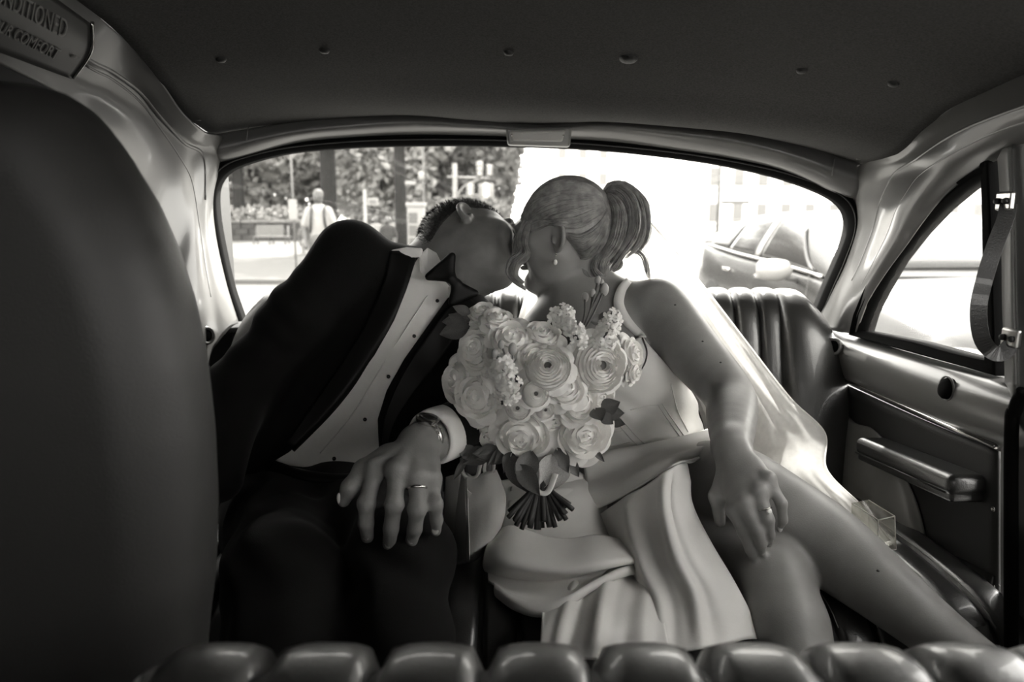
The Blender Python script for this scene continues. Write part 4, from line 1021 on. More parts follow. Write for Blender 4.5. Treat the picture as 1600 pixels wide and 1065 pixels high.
# big soft pouf folded over
panel([[(775, 832, 1.12), (800, 822, 1.10), (850, 838, 1.08), (890, 842, 1.07), (935, 836, 1.065), (975, 845, 1.06), (1003, 858, 1.05)],
       [(762, 850, 1.07), (792, 852, 1.04), (845, 862, 1.02), (890, 866, 1.01), (935, 860, 1.01), (975, 864, 1.015), (1004, 872, 1.03)],
       [(757, 876, 1.035), (790, 882, 1.0), (842, 889, .98), (890, 890, .975), (935, 882, .98), (975, 878, .995), (1003, 883, 1.015)],
       [(762, 893, 1.04), (795, 902, 1.02), (842, 907, 1.005), (890, 904, 1.0), (930, 895, 1.0), (970, 887, 1.01), (1002, 887, 1.02)],
       [(766, 906, 1.01), (797, 923, .975), (842, 933, .95), (888, 927, .945), (928, 908, .965), (970, 893, .99), (1002, 889, 1.015)],
       [(778, 924, .995), (805, 943, .96), (842, 954, .94), (880, 944, .945), (920, 918, .97), (965, 898, 1.0), (1000, 891, 1.02)],
       [(790, 930, 1.02), (815, 948, .99), (845, 957, .97), (880, 946, .97), (915, 922, .99), (960, 902, 1.01), (998, 893, 1.03)]], 110, 84, .006, 2.1, 1.35, seed=4)
# hanging part underneath
panel([[(860, 880, 1.075), (895, 880, 1.07), (935, 878, 1.065), (985, 875, 1.06), (1030, 872, 1.05)],
       [(850, 912, 1.02), (890, 905, 1.015), (932, 900, 1.01), (983, 895, 1.01), (1032, 890, 1.01)],
       [(846, 945, .95), (890, 940, .94), (935, 935, .94), (985, 930, .95), (1035, 930, .96)],
       [(845, 985, .885), (890, 985, .88), (940, 980, .88), (990, 975, .89), (1040, 975, .90)],
       [(843, 1030, .86), (890, 1030, .855), (940, 1030, .855), (990, 1030, .86), (1050, 1030, .86)]], 70, 40, .007, 2.8, .1, seed=5)
panel([[(905, 735, 1.27), (880, 740, 1.24), (850, 752, 1.22), (800, 760, 1.24)], [(930, 775, 1.20), (890, 768, 1.17), (845, 775, 1.165), (795, 790, 1.18)], [(950, 800, 1.16), (905, 783, 1.14), (855, 792, 1.135), (790, 815, 1.15)]], 40, 20, .006, 1.5, 1.3, seed=6)

# veil
veil = empty('veil', G(1100, 500, 1.55)); setpar(veil, bride)
vg = [[(962, 325, 1.60), (980, 318, 1.60), (996, 322, 1.59), (1006, 335, 1.59)],
      [(985, 400, 1.64), (1015, 395, 1.63), (1040, 395, 1.62), (1060, 398, 1.62)],
      [(1015, 470, 1.63), (1048, 465, 1.61), (1085, 462, 1.595), (1112, 462, 1.59)],
      [(1050, 540, 1.58), (1095, 540, 1.55), (1138, 540, 1.53), (1172, 540, 1.53)],
      [(1095, 630, 1.52), (1145, 625, 1.48), (1195, 620, 1.46), (1236, 622, 1.46)],
      [(1120, 700, 1.46), (1185, 695, 1.41), (1245, 688, 1.38), (1290, 676, 1.40)],
      [(1160, 745, 1.38), (1215, 745, 1.33), (1265, 742, 1.29), (1294, 735, 1.30)],
      [(1220, 800, 1.28), (1270, 800, 1.24), (1320, 798, 1.21), (1352, 795, 1.20)],
      [(1270, 850, 1.22), (1320, 850, 1.18), (1365, 850, 1.16), (1392, 845, 1.15)]]
def veil_sheet(g, nu, nv, amp, m, nm, dy=0, seed=0):
    a = patch([[G(x, y, d+dy) for x, y, d in r] for r in g], nu, nv)
    U = np.linspace(0, 1, nu)[None, :]; V = np.linspace(0, 1, nv)[:, None]
    a[..., 1] += amp*np.sin(U*19+V*2+seed)*np.minimum(1, V*2+.3)+amp*.5*np.sin(U*41-V*3+seed)
    MB().sheet(a).build(nm, m, veil); return a
va = veil_sheet(vg, 60, 90, .0035, M['tulle'], 'tulle_layer')
veil_sheet([[(x-6, y+3, d) for x, y, d in r] for r in vg], 60, 90, .004, M['tulle'], 'tulle_layer', .02, 2.)
veil_sheet([[(x*.8+r[0][0]*.2, y, d) for x, y, d in r] for r in vg[1:7]], 50, 70, .007, M['tulle'], 'tulle_layer', .04, 4.)
MB().tube(va[:, -1], .0016, 6).build('hem', M['tulle_edge'], veil)
veil_sheet([[(822, 452, 1.58), (845, 446, 1.58), (868, 452, 1.58)], [(815, 480, 1.57), (842, 478, 1.56), (868, 480, 1.57)], [(806, 510, 1.55), (838, 512, 1.54), (866, 510, 1.55)]], 24, 20, .006, M['tulle_edge'], 'tulle_layer')

# ================================================================== BOUQUET
bouquet = empty('bouquet', G(845, 770, 1.06), 'round bridal bouquet of white roses and ranunculus resting on the woman’s lap', 'bouquet')
def petal_pts(phi, span, r0, r1, z0, z1, curl=.0, nu=9, nv=7, ruf=0., sd_=0.):
    out = []
    for v in np.linspace(0, 1, nv):
        row = []
        wid = .55+.45*math.sin(math.pi*min(1, .15+.75*v))
        for u in np.linspace(-1, 1, nu):
            a = phi+u*span*wid; vv = v*(1-.16*abs(u)**3)
            rho = r0+(r1-r0)*vv**.85+curl*max(vv-.62, 0)*1.6-.06*abs(u)**2*r1*.4
            z = z0+(z1-z0)*vv**.9-curl*max(vv-.72, 0)*2.2+ruf*math.sin(u*5+sd_)*v
            row.append((rho*math.cos(a), rho*math.sin(a), z))
        out.append(row)
    return np.array(out)
def rose_core(seed, n=15, open_=1.0, ruf=.015):
    rg = random.Random(seed); mb = MB()
    for i in range(n):
        t = i/n; r1 = .07+.86*t*open_; ph = i*2.4+rg.uniform(-.3, .3)
        mb.sheet(petal_pts(ph, 1.35-.40*t, .05+.66*t, r1, -.3, .62-.38*t*t, .10*t, ruf=ruf, sd_=rg.uniform(0, 6)))
    mb.lathe([(.80, -.25), (.78, .0), (.62, .20), (.42, .36), (.22, .46), (.05, .50)], (0, 0, 0), (0, 0, 1), 18)
    return mb.mesh('rose')
def ran_core(seed):
    rg = random.Random(seed); mb = MB()
    for lay in range(8):
        t = lay/8; m = 6+lay
        for i in range(m):
            mb.sheet(petal_pts(i*2*math.pi/m+lay*.7+rg.uniform(-.15, .15), 3.6/m+.15, .15+.76*t, .20+.80*t, -.18, .48-.38*t*t+rg.uniform(-.02, .02), -.06+.08*t, 5, 5))
    mb.lathe([(.92, -.18), (.90, .0), (.72, .18), (.5, .30), (.28, .36), (.15, .30)], (0, 0, 0), (0, 0, 1), 20)
    return mb.mesh('ranunculus')
cores = [rose_core(k, 15, 1.0) for k in range(3)]+[rose_core(9, 20, 1.02, .05)]; rans = [ran_core(1), ran_core(2)]
outer = [MB().sheet(petal_pts(0, .68, .25, .90, -.35, .22, .30, 11, 9, .02, k)).mesh('petal') for k in range(3)]
outer2 = [MB().sheet(petal_pts(0, .75, .30, 1.02, -.40, .08, .42, 11, 9, .025, k)).mesh('petal') for k in range(2)]
for me in cores+outer: me.materials.append(M['petal'])
for me in rans+outer2: me.materials.append(M['petal2'])
centre_me = MB().lathe([(.16, .16), (.19, .26), (.12, .33), (.04, .35)], (0, 0, 0), (0, 0, 1), 12).mesh('centre'); centre_me.materials.append(M['centre'])
def raw(name, me, parent, mw=None):
    me.polygons.foreach_set('use_smooth', [True]*len(me.polygons)); o = bpy.data.objects.new(name, me); C.objects.link(o)
    o.parent = parent
    if mw is not None: o.matrix_basis = mw
    return o
binv = world_of(bouquet).inverted()
def place(px, py, r_px, lift=0.0, face=None):
    dx, dy = (px-840)/165, (py-590)/140; y = 1.045+.10*(dx*dx+dy*dy)-lift
    p = G(px, py, y); sc = r_px*(p[1]*1.02)/FPX
    ax = nrm(np.array([dx*.55, -1.0, -dy*.55+.12]) if face is None else face)
    q = Vector(ax).to_track_quat('Z', 'Y') @ Matrix.Rotation(random.uniform(0, 6.28), 3, 'Z').to_quaternion()
    return Matrix.Translation(Vector(p-ax*sc*.2)) @ q.to_matrix().to_4x4() @ Matrix.Diagonal((sc, sc, sc, 1))
def rose(px, py, r, kind=0, lift=0, face=None, no=8):
    mw = place(px, py, r*1.08, lift, face); o = raw('rose', cores[kind % 4], bouquet, binv @ mw)
    for k in range(5): raw('petal', outer[k % 3], o, Matrix.Rotation(k*2*math.pi/5+.3, 4, 'Z'))
    for k in range(no-5+2): raw('petal', outer2[k % 2], o, Matrix.Translation((0, 0, -.1)) @ Matrix.Rotation(k*2*math.pi/(no-3)+.9, 4, 'Z'))
def ranunc(px, py, r, kind=0, lift=0, face=None):
    mw = place(px, py, r*1.12, lift, face); o = raw('ranunculus', rans[kind % 2], bouquet, binv @ mw)
    raw('centre', centre_me, o)
    for k in range(7): raw('petal', outer2[k % 2], o, Matrix.Translation((0, 0, -.05)) @ Matrix.Rotation(k*.9, 4, 'Z') @ Matrix.Diagonal((.92, .92, .8, 1)))
for a in ((716, 592, 40, 0, 0, (-.75, -.7, .25)), (748, 618, 42, 1, .01, (-.35, -.9, .1)), (814, 680, 46, 2, .02, (-.1, -.95, -.15)), (911, 678, 47, 3, .02, (.25, -.9, .05)),
          (884, 606, 30, 0, .01, (.0, -.85, .4)), (752, 487, 22, 1, 0, (-.2, -.6, .8)), (779, 496, 24, 2, .01, (.1, -.5, .85)), (745, 545, 36, 3, 0, (-.5, -.8, .4)),
          (800, 530, 38, 0, .0, (.0, -.75, .6)), (848, 522, 30, 1, -.01, (.1, -.6, .8)), (990, 552, 27, 2, -.01, (.75, -.6, .3)), (992, 582, 20, 0, -.01, (.8, -.6, -.1)),
          (735, 672, 24, 1, -.01, (-.5, -.8, -.3)), (768, 676, 34, 3, .0, (-.3, -.85, -.3)), (838, 560, 30, 2, .0, (0, -.9, .3)), (905, 630, 36, 1, .0, (.2, -.9, .2)), (935, 618, 30, 3, -.01, (.4, -.85, .0)), (865, 655, 26, 2, -.01, (.1, -.95, -.1))):
    rose(*a)
ranunc(939, 570, 44, 0, .015, (.35, -.92, .1)); ranunc(856, 572, 36, 1, .012, (-.05, -.85, .5)); ranunc(809, 637, 20, 0, .03, (-.1, -.95, .1)); ranunc(837, 615, 21, 1, .025, (.15, -.9, .3)); ranunc(852, 640, 15, 0, .02, (.2, -.95, .2))
# stock: spikes of small florets
fl = MB()
for k in range(5): fl.sheet(petal_pts(k*2*math.pi/5, .62, .08, .95, 0, .30, .25, 5, 5, .08, k))
flm = fl.mesh('floret'); flm.materials.append(M['floret'])
def spray(pts, n, spread, size):
    g = cr([G(*p) for p in pts], 20); o = MB().tube(g, .002, 6).build('stock_stem', M['stem'], bouquet)
    inv = world_of(o).inverted() if False else None
    for k in range(n):
        p = g[int(k*19/max(1, n-1))]; ax = nrm([rng.uniform(-1, 1), -rng.uniform(.35, 1), rng.uniform(-.7, .9)])
        c = p+ax*spread*rng.uniform(.5, 1); sc = size*rng.uniform(.75, 1.15)
        mw = Matrix.Translation(Vector(c)) @ Vector(ax).to_track_quat('Z', 'Y').to_matrix().to_4x4() @ Matrix.Diagonal((sc, sc, sc, 1))
        f = raw('floret', flm, o); f.matrix_parent_inverse = world_of(o).inverted(); f.matrix_basis = mw
spray([(775, 555, 1.04), (790, 585, 1.01), (798, 615, 1.0)], 44, .021, .0082)
spray([(870, 490, 1.10), (890, 505, 1.08), (905, 535, 1.05)], 38, .021, .0082)
spray([(955, 495, 1.11), (950, 515, 1.09), (940, 535, 1.06)], 28, .020, .0082)
spray([(765, 575, 1.05), (780, 610, 1.02), (785, 632, 1.01)], 12, .02, .0085)
# buds on thin stems
budm = MB().ell((0, 0, 0), (.8, .8, 1), None, 12, 8).mesh('bud'); budm.materials.append(M['leafpale'])
def bud(px, py, y, r, to, m=None):
    c = G(px, py, y); e = G(*to)
    stm = MB().tube(cr([e, (c+e)/2+np.array([.004, 0, .004]), c], 12), [.0016]*12, 6).build('bud_stem', M['leaf'], bouquet)
    b = raw('bud', budm, stm); b.matrix_parent_inverse = world_of(stm).inverted(); b.matrix_basis = Matrix.Translation(Vector(c)) @ Matrix.Diagonal((r, r, r*1.15, 1))
for a in ((934, 438, 1.13, .0065, (905, 530, 1.08)), (944, 452, 1.12, .009, (905, 530, 1.08)), (926, 459, 1.12, .007, (906, 532, 1.08)), (914, 464, 1.13, .007, (903, 530, 1.08)), (940, 441, 1.13, .005, (920, 490, 1.10)), (801, 545, 1.02, .008, (790, 600, 1.02)), (773, 552, 1.02, .006, (788, 590, 1.02)), (783, 538, 1.02, .006, (788, 590, 1.02))): bud(*a)
# leaves
lv = []
for v in np.linspace(0, 1, 9):
    w = .36*math.sin(math.pi*min(1, v**.8*.96+.03)); lv.append([(u*w, v, .10*abs(u)*1.0-.18*v*v) for u in (-1, -.5, 0, .5, 1)])
leafm = MB().sheet(np.array(lv)).mesh('leaf'); leafm.materials.append(M['leaf']); leafp = leafm.copy(); leafp.materials.clear(); leafp.materials.append(M['leafpale'])
def leaf(px, py, y, px2, py2, y2, w=1.0, pale=False, roll=0):
    w *= .8; a, b = G(px, py, y), G(px2, py2, y2); d = b-a; Ln = np.linalg.norm(d); yv = d/Ln; nv = nrm(np.array([0, -1, .3])-yv*np.dot((0, -1, .3), yv)); xv = np.cross(yv, nv)
    m3 = Matrix(((xv[0]*w*Ln, yv[0]*Ln, nv[0]*Ln, a[0]), (xv[1]*w*Ln, yv[1]*Ln, nv[1]*Ln, a[1]), (xv[2]*w*Ln, yv[2]*Ln, nv[2]*Ln, a[2]), (0, 0, 0, 1)))
    raw('leaf', leafp if pale else leafm, bouquet, binv @ m3 @ Matrix.Rotation(roll, 4, 'Y'))
for a in ((735, 500, 1.10, 690, 502, 1.10), (735, 510, 1.10, 685, 522, 1.11), (735, 490, 1.10, 708, 478, 1.10), (725, 505, 1.09, 700, 490, 1.10), (940, 640, 1.06, 968, 628, 1.05, 1.5), (945, 645, 1.06, 975, 645, 1.05, 1.4), (940, 648, 1.05, 958, 662, 1.04, 1.5), (930, 640, 1.06, 940, 655, 1.03, 1.4),
          (780, 705, 1.09, 740, 708, 1.07), (785, 704, 1.09, 745, 716, 1.07), (790, 706, 1.09, 765, 724, 1.06), (760, 705, 1.10, 722, 715, 1.08), (765, 706, 1.10, 725, 724, 1.08), (745, 710, 1.10, 712, 700, 1.08), (728, 716, 1.10, 708, 750, 1.08, .5), (800, 708, 1.08, 788, 736, 1.05), (800, 700, 1.10, 775, 722, 1.06),
          (925, 700, 1.09, 945, 722, 1.09, .6), (885, 715, 1.09, 905, 745, 1.08), (870, 700, 1.08, 888, 738, 1.06)): leaf(*a)
for a in ((815, 715, 1.07, 838, 765, 1.02, 1.0, True), (862, 712, 1.07, 845, 765, 1.03, .9, True), (830, 705, 1.06, 815, 760, 1.03, 1.1), (880, 720, 1.09, 862, 765, 1.05, 1.1, True), (800, 715, 1.07, 825, 768, 1.03, 1.1), (812, 728, 1.05, 842, 772, 1.01, .9)): leaf(*a)
for _ in range(46):                                            # filling greenery between the heads
    px, py = rng.uniform(720, 970), rng.uniform(500, 690); a = rng.uniform(0, 6.28)
    yb = 1.12+.06*(((px-840)/150)**2+((py-590)/120)**2); leaf(px, py, yb, px+22*math.cos(a), py+22*math.sin(a), yb-.015, 1.2)
MB().ell(G(842, 595, 1.175), (.115, .045, .10), None, 20, 14).build('foliage_core', M['leaf'], bouquet)
# hand-tied stems
tie = G(845, 752, 1.05)
MB().tube(cr([G(832, 752, 1.04), G(842, 768, 1.03), G(856, 768, 1.03), G(868, 740, 1.045)], 16), .005, 8, flat=.4).build('ribbon', M['ribbon'], bouquet)
random.seed(3)
for k in range(30):
    t = (k % 15)/14; row = k//15; ex = 796+98*t+random.uniform(-4, 4); ey = 790+32*math.sin(math.pi*(t*.75+.17))+random.uniform(-7, 9)-row*6
    top = G(826+38*t, 735, 1.07+.02*row); mid = G(832+26*t, 762, 1.04+.012*row); end = G(ex, ey, 1.005+.02*row)
    MB().tube(cr([top, mid, end], 10), [.0032+.0012*random.random()]*10, 7).build('stem', M['stem'], bouquet)

# ================================================================== HANDBAG between the couple
bag = empty('handbag', G(740, 880, 1.10), 'small pale leather handbag with cut-out handle between the couple', 'handbag')
def bpatch(grid, name, nu=20, nv=24, th=.004): return MB().sheet(patch([[G(*p) for p in r] for r in grid], nu, nv)).build(name, M['bag'], bag, solid=th)
bpatch([[(728, 738, 1.155), (742, 746, 1.145), (758, 738, 1.14), (775, 734, 1.15)], [(729, 775, 1.115), (748, 775, 1.105), (770, 772, 1.11), (788, 768, 1.135)], [(731, 815, 1.085), (752, 815, 1.08), (772, 812, 1.09), (788, 800, 1.12)], [(733, 850, 1.07), (748, 850, 1.068), (766, 842, 1.08), (780, 828, 1.11)], [(733, 878, 1.07), (742, 874, 1.07), (755, 865, 1.08), (770, 850, 1.11)]], 'front_panel')
bpatch([[(722, 742, 1.17), (725, 740, 1.16), (728, 738, 1.155)], [(716, 785, 1.15), (722, 780, 1.13), (729, 775, 1.115)], [(710, 830, 1.13), (720, 825, 1.105), (731, 815, 1.085)], [(704, 882, 1.11), (718, 882, 1.09), (733, 878, 1.07)]], 'gusset', 12)
bpatch([[(698, 745, 1.20), (708, 742, 1.19), (720, 740, 1.18)], [(696, 790, 1.18), (704, 790, 1.165), (716, 788, 1.155)], [(695, 830, 1.16), (702, 835, 1.145), (710, 832, 1.135)], [(697, 870, 1.14), (700, 880, 1.125), (704, 882, 1.115)]], 'back_panel', 12)
MB().tube(cr([G(722, 716, 1.15), G(722, 734, 1.15), G(727, 744, 1.147), G(737, 747, 1.145), G(746, 743, 1.143), G(749, 732, 1.145), G(752, 718, 1.15)], 30), .0035, 8).build('handle', M['bag'], bag)
MB().tube(cr([G(758, 722, 1.15), G(757, 735, 1.145), G(763, 742, 1.14), G(770, 736, 1.145), G(772, 722, 1.15)], 24), .003, 8).build('handle', M['bag'], bag)
MB().tube(cr([G(731, 762, 1.125), G(731.5, 800, 1.09), G(733, 840, 1.07), G(733.5, 876, 1.066)], 30), .0011, 5).build('stitched_seam', M['shirt'], bag)
MB().sheet(patch([[G(721, 722, 1.17), G(750, 722, 1.165)], [G(724, 742, 1.165), G(748, 742, 1.16)]], 8, 6)).build('lining', M['leather'], bag, solid=.003)
MB().prism([G(730, 764, 1.116), G(737, 770, 1.108), G(731, 777, 1.108)], (0, -.003, 0)).build('tab', M['shirt'], bag, smooth=False, fix=True)

# clear box on the seat by the door
cbx = empty('clear_box', G(1385, 862, 1.14), 'small clear plastic box lying on the seat near the door', 'box')
a, b, c_, d = [G(*p) for p in ((1372, 812, 1.12), (1398, 806, 1.14), (1400, 858, 1.12), (1372, 862, 1.10))]; back = np.array([-.02, .05, .008])
for k, q in enumerate(([a, b, c_, d], [a+back, b+back, c_+back, d+back], [a, b, b+back, a+back], [d, c_, c_+back, d+back], [a, d, d+back, a+back], [b, c_, c_+back, b+back])):
    MB().add(q, [(0, 1, 2, 3)]).build('box_side', M['acrylic'], cbx, smooth=False, solid=.0015)
for e in ((a, b), (b, c_), (c_, d), (d, a), (a, a+back), (b, b+back)): MB().tube(e, .0009, 5).build('box_edge', M['tulle_edge'], cbx)

# ================================================================== FRONT OF THE CAB (unseen, behind the camera): cowl, pillars, roof edge, added to cut front light
fw = struct(MB().box((.05, -.95, .70), (.80, .03, .36)).build('wall_front_unseen', M['blackpanel'], bevel=.01))
MB().box((.05, -.75, 1.06), (.80, .22, .05)).build('unseen_dashboard', M['blackpanel'], fw, bevel=.015)
MB().box((.05, -.60, 1.40), (.76, .38, .08)).build('unseen_header', M['headliner'], fw, bevel=.015)
for x in (-.70, .80): MB().tube([(x, -.93, .97), (x*.97, -.75, 1.25), (x*.94, -.62, 1.42)], .035, 10).build('unseen_front_pillar', M['paint'], fw)
MB().box((-.735, -.60, .9), (.008, .35, .58)).build('unseen_door_trim', M['blackpanel'], fw)
MB().box((.81, -.60, .75), (.008, .35, .40)).build('unseen_door_trim', M['blackpanel'], fw)
MB().box((.80, .35, 1.45), (.008, .55, .06)).build('unseen_door_trim', M['blackpanel'], fw)
MB().box((.80, .35, .81), (.008, .55, .25)).build('unseen_door_trim', M['blackpanel'], fw)

# ================================================================== OUTSIDE
ground = struct(MB().sheet(patch([[(-70, -12, 0), (-8, -12, 0), (70, -12, 0)], [(-70, 130, 0), (-8, 130, 0), (70, 130, 0)]], 3, 3)).build('ground', M['asphalt'], smooth=False))
side = struct(MB().box((-32, 60, .03), (31.5, 46, .06)).build('sidewalk', M['pave'], smooth=False, bevel=.02))
kerb = MB().box((-.42, 60, .05), (.1, 46, .06)).build('kerb', M['cap'], side, smooth=False, bevel=.02)
# low park wall with coping
wall = empty('park_wall', G(400, 378, 38), 'low dark stone park wall with a pale coping behind the bench', 'wall')
x0, x1 = G(200, 378, 38)[0], G(470, 378, 38)[0]; nb_ = 12; bw = (x1-x0)/nb_
stone = None
for k in range(nb_):
    for r in range(3):
        o = MB().box((0, 0, 0), (bw/2-.02, .2, .155)).build('stone', M['stonewall'], wall, smooth=False, bevel=.02) if stone is None else stone.copy()
        if stone is None: stone = o
        else: C.objects.link(o)
        o.location = (x0+bw*(k+.5)+(bw/2 if r % 2 else 0), 38, .22+.32*r)
for k in range(6): MB().box((x0+bw*(2*k+1), 38, 1.06), (bw-.015, .27, .06)).build('coping', M['cap'], wall, smooth=False, bevel=.02)

# trees and shrubs
def leaf_cloud(mb, c, r, n, size, rg):
    P = rg.normal(0, 1, (n, 3)); P /= np.linalg.norm(P, axis=1)[:, None]; P = np.asarray(c)+P*np.asarray(r)*(rg.uniform(.35, 1, (n, 1))**.6)
    A = rg.normal(0, 1, (n, 3)); A /= np.linalg.norm(A, axis=1)[:, None]; B = np.cross(A, rg.normal(0, 1, (n, 3))); B /= np.linalg.norm(B, axis=1)[:, None]
    s_ = size*rg.uniform(.6, 1.3, (n, 1)); V = np.stack([P-A*s_, P+B*s_*.5+np.cross(A, B)*s_*.15, P+A*s_, P-B*s_*.5+np.cross(A, B)*s_*.15], 1).reshape(-1, 3)
    mb.add(V, [(4*i, 4*i+1, 4*i+2, 4*i+3) for i in range(n)])
def tree(px, y, dia, hgt, crown, label, seed, n=2600, size=.22, dark=False, trunk_h=None, grp='park trees'):
    rg = np.random.default_rng(seed); base = G(px, 500, y); base = np.array([base[0], y, .05])
    t = empty('tree', base, label, 'tree', grp); lean = rg.normal(0, .12, 2)
    th = trunk_h or hgt*.75; pts = [base+np.array([lean[0]*k*k*.3, lean[1]*k, th*k]) for k in np.linspace(0, 1, 7)]
    MB().tube(pts, [dia*.62, dia*.52, dia*.5, dia*.47, dia*.42, dia*.33, dia*.2], 12).build('trunk', M['bark'], t)
    tops = []
    for b in range(5):
        k = rg.uniform(.5, .95); s0 = base+np.array([0, 0, th*k]); a = rg.uniform(0, 6.28); L_ = crown[0]*rg.uniform(.5, .9)
        e = s0+np.array([math.cos(a)*L_, math.sin(a)*L_*.6, L_*rg.uniform(.1, .7)])
        MB().tube(cr([s0, (s0+e)/2+np.array([0, 0, -.15*L_]), e], 7), np.linspace(dia*.2, dia*.05, 7), 7).build('branch', M['bark'], t); tops.append(e)
    mb = MB(); cz = hgt-crown[1]
    leaf_cloud(mb, base+np.array([0, 0, cz]), (crown[0], crown[0]*.8, crown[1]), n//2, size, rg)
    for e in tops: leaf_cloud(mb, e, (crown[0]*.45, crown[0]*.4, crown[1]*.4), n//10, size, rg)
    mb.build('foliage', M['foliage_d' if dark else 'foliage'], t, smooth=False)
tree(521, 25, .54, 9, (3.2, 2.6), 'thick dark tree trunk just behind the walking man in the white shirt', 11, 3000, .2, trunk_h=8)
tree(384, 43, .66, 12, (4.5, 3.6), 'dark tree trunk behind the low park wall, nearest the left window edge', 12, 3600, .26, trunk_h=8.5)
tree(631, 22, .34, 8, (2.4, 2.2), 'slim pale grey tree trunk just left of the white kiosk', 13, 2200, .18, trunk_h=6.5)
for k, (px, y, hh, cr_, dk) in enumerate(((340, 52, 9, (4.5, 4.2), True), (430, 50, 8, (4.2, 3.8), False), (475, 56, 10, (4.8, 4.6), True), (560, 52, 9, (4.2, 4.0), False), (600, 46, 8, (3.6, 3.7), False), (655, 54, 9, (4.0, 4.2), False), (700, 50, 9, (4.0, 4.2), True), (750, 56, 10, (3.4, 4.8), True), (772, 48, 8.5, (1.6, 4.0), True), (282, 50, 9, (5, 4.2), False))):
    lab = ['tree at the far left edge of the rear window view', 'bushy tree above the bench with light leaves', 'darker tree above the parking sign pole', 'pale leafy tree behind the thick trunk', 'light tree above the street crowd', 'tree right above the white kiosk', 'dark-leaved tree behind the traffic signal pole', 'tall dark tree right of the traffic signals', 'narrow dark tree where the park ends at the bright sky', 'tree hidden mostly by the rear window’s left pillar'][k]
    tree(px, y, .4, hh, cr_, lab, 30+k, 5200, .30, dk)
def shrub(px, y, r, z, m, label, seed, n=900, size=.16, grp='park shrubs'):
    rg = np.random.default_rng(seed); b = G(px, 400, y); b = np.array([b[0], y, .1])
    o = empty('shrub', b, label, 'shrub', grp); mb = MB(); leaf_cloud(mb, b+np.array([0, 0, z]), (r, r*.7, z*.95), n, size, rg); mb.build('foliage', m, o, smooth=False)
    for k in range(3): MB().tube([b+np.array([.1*k-.1, 0, 0]), b+np.array([.3*k-.3, 0, z])], [.03, .015], 5).build('stem', M['bark'], o)
for k, (px, y, r, z, pale) in enumerate(((352, 41, 1.3, .95, 1), (400, 41.5, 1.2, .95, 1), (440, 41, 1.2, .9, 1), (470, 41.5, 1.0, .85, 1), (540, 44, 2.0, 1.0, 0), (590, 44, 2.0, .9, 0), (680, 42, 2.2, 1.2, 0), (735, 42, 2.2, 1.3, 0), (775, 44, 1.0, 1.2, 0))):
    lab = ['pale flowering shrub behind the wall at the far left', 'pale flowering shrub right of the left tree trunk', 'pale flowering shrub behind the bench', 'pale flowering shrub behind the sign plate', 'green shrub behind the man in the white shirt', 'green shrub behind the street crowd', 'green shrub right of the white kiosk', 'green shrub under the traffic signals', 'green shrub at the park’s right end'][k]
    shrub(px, y, r, z, M['cloth_w'] if pale else M['foliage_d'], lab, 60+k)

# bench
bench = empty('park_bench', G(430, 381, 33), 'slatted park bench in front of the low stone wall', 'bench'); bx = G(426, 381, 33)[0]
for z in (.50, .62, .74, .86): MB().box((bx-.2, 33.25+(z-.5)*.3, z), (.62, .02, .045)).build('back_slat', M['wood'], bench, smooth=False, bevel=.008)
for k in range(4): MB().box((bx+.05, 32.75+.12*k, .43), (.72, .05, .02)).build('seat_slat', M['wood'], bench, smooth=False, bevel=.008)
for x in (-.75, -.05, .65):
    MB().tube([(bx+x, 32.75, .06), (bx+x, 32.8, .42), (bx+x, 33.2, .42), (bx+x-.05, 33.4, .88)], .03, 6).build('bench_frame', M['iron'], bench)
    MB().tube([(bx+x, 33.3, .06), (bx+x, 33.2, .42)], .03, 6).build('leg', M['iron'], bench)

# poles and signs
def pole(px, y, z1, r, name, label, cat, m): 
    b = G(px, 400, y); b = np.array([b[0], y, 0.08 if (y > 14 and b[0] < -.5) else 0.0]); o = empty(name, b, label, cat)
    MB().tube([b, b+np.array([0, 0, z1])], r, 8).build('post', m, o); return o, b
o, b = pole(462, 12, 3.4, .016, 'sign_post', 'thin post with a small white notice plate by the sidewalk', 'sign', M['polegrey'])
MB().box((b[0], 11.97, 1.38), (.07, .004, .16)).build('sign_plate', M['signwhite'], o, smooth=False, bevel=.01)
o, b = pole(573, 20, 1.9, .045, 'street_sign', 'white post with a small flag-shaped sign above the crowd', 'sign', M['signwhite'])
MB().box((b[0]+.22, 19.95, 1.67), (.15, .01, .1)).build('sign_plate', M['signwhite'], o, smooth=False, bevel=.01); MB().box((b[0]+.22, 19.935, 1.67), (.09, .006, .05)).build('sign_mark', M['polegrey'], o, smooth=False)
o, b = pole(664, 21, 3.6, .025, 'lamp_post', 'thin grey lamp post beside the white kiosk', 'lamp post', M['polegrey'])
MB().box((b[0]-.05, 20.9, 2.4), (.08, .05, .12)).build('lamp_head', M['signwhite'], o, bevel=.03)
MB().box((b[0]-.35, 20.9, 2.2), (.15, .02, .05)).build('small_sign', M['signwhite'], o, bevel=.01)
# kiosk
k0 = G(652, 400, 18); kx = k0[0]; kiosk = empty('kiosk', (kx, 18, .05), 'tall white street kiosk with panels beside the slim tree', 'kiosk')
MB().box((kx, 18, .8), (.2, .18, .72)).build('cabinet', M['signwhite'], kiosk, smooth=False, bevel=.02); MB().box((kx, 18, 1.56), (.23, .21, .05)).build('roof_cap', M['signwhite'], kiosk, smooth=False, bevel=.02)
for z in (1.25, .95, .65): MB().box((kx-.06, 17.81, z), (.10, .01, .12)).build('panel', M['cloth_m'], kiosk, smooth=False)
for x in (-.15, .15): MB().box((kx+x, 18, .06), (.03, .15, .06)).build('foot', M['iron'], kiosk, smooth=False)
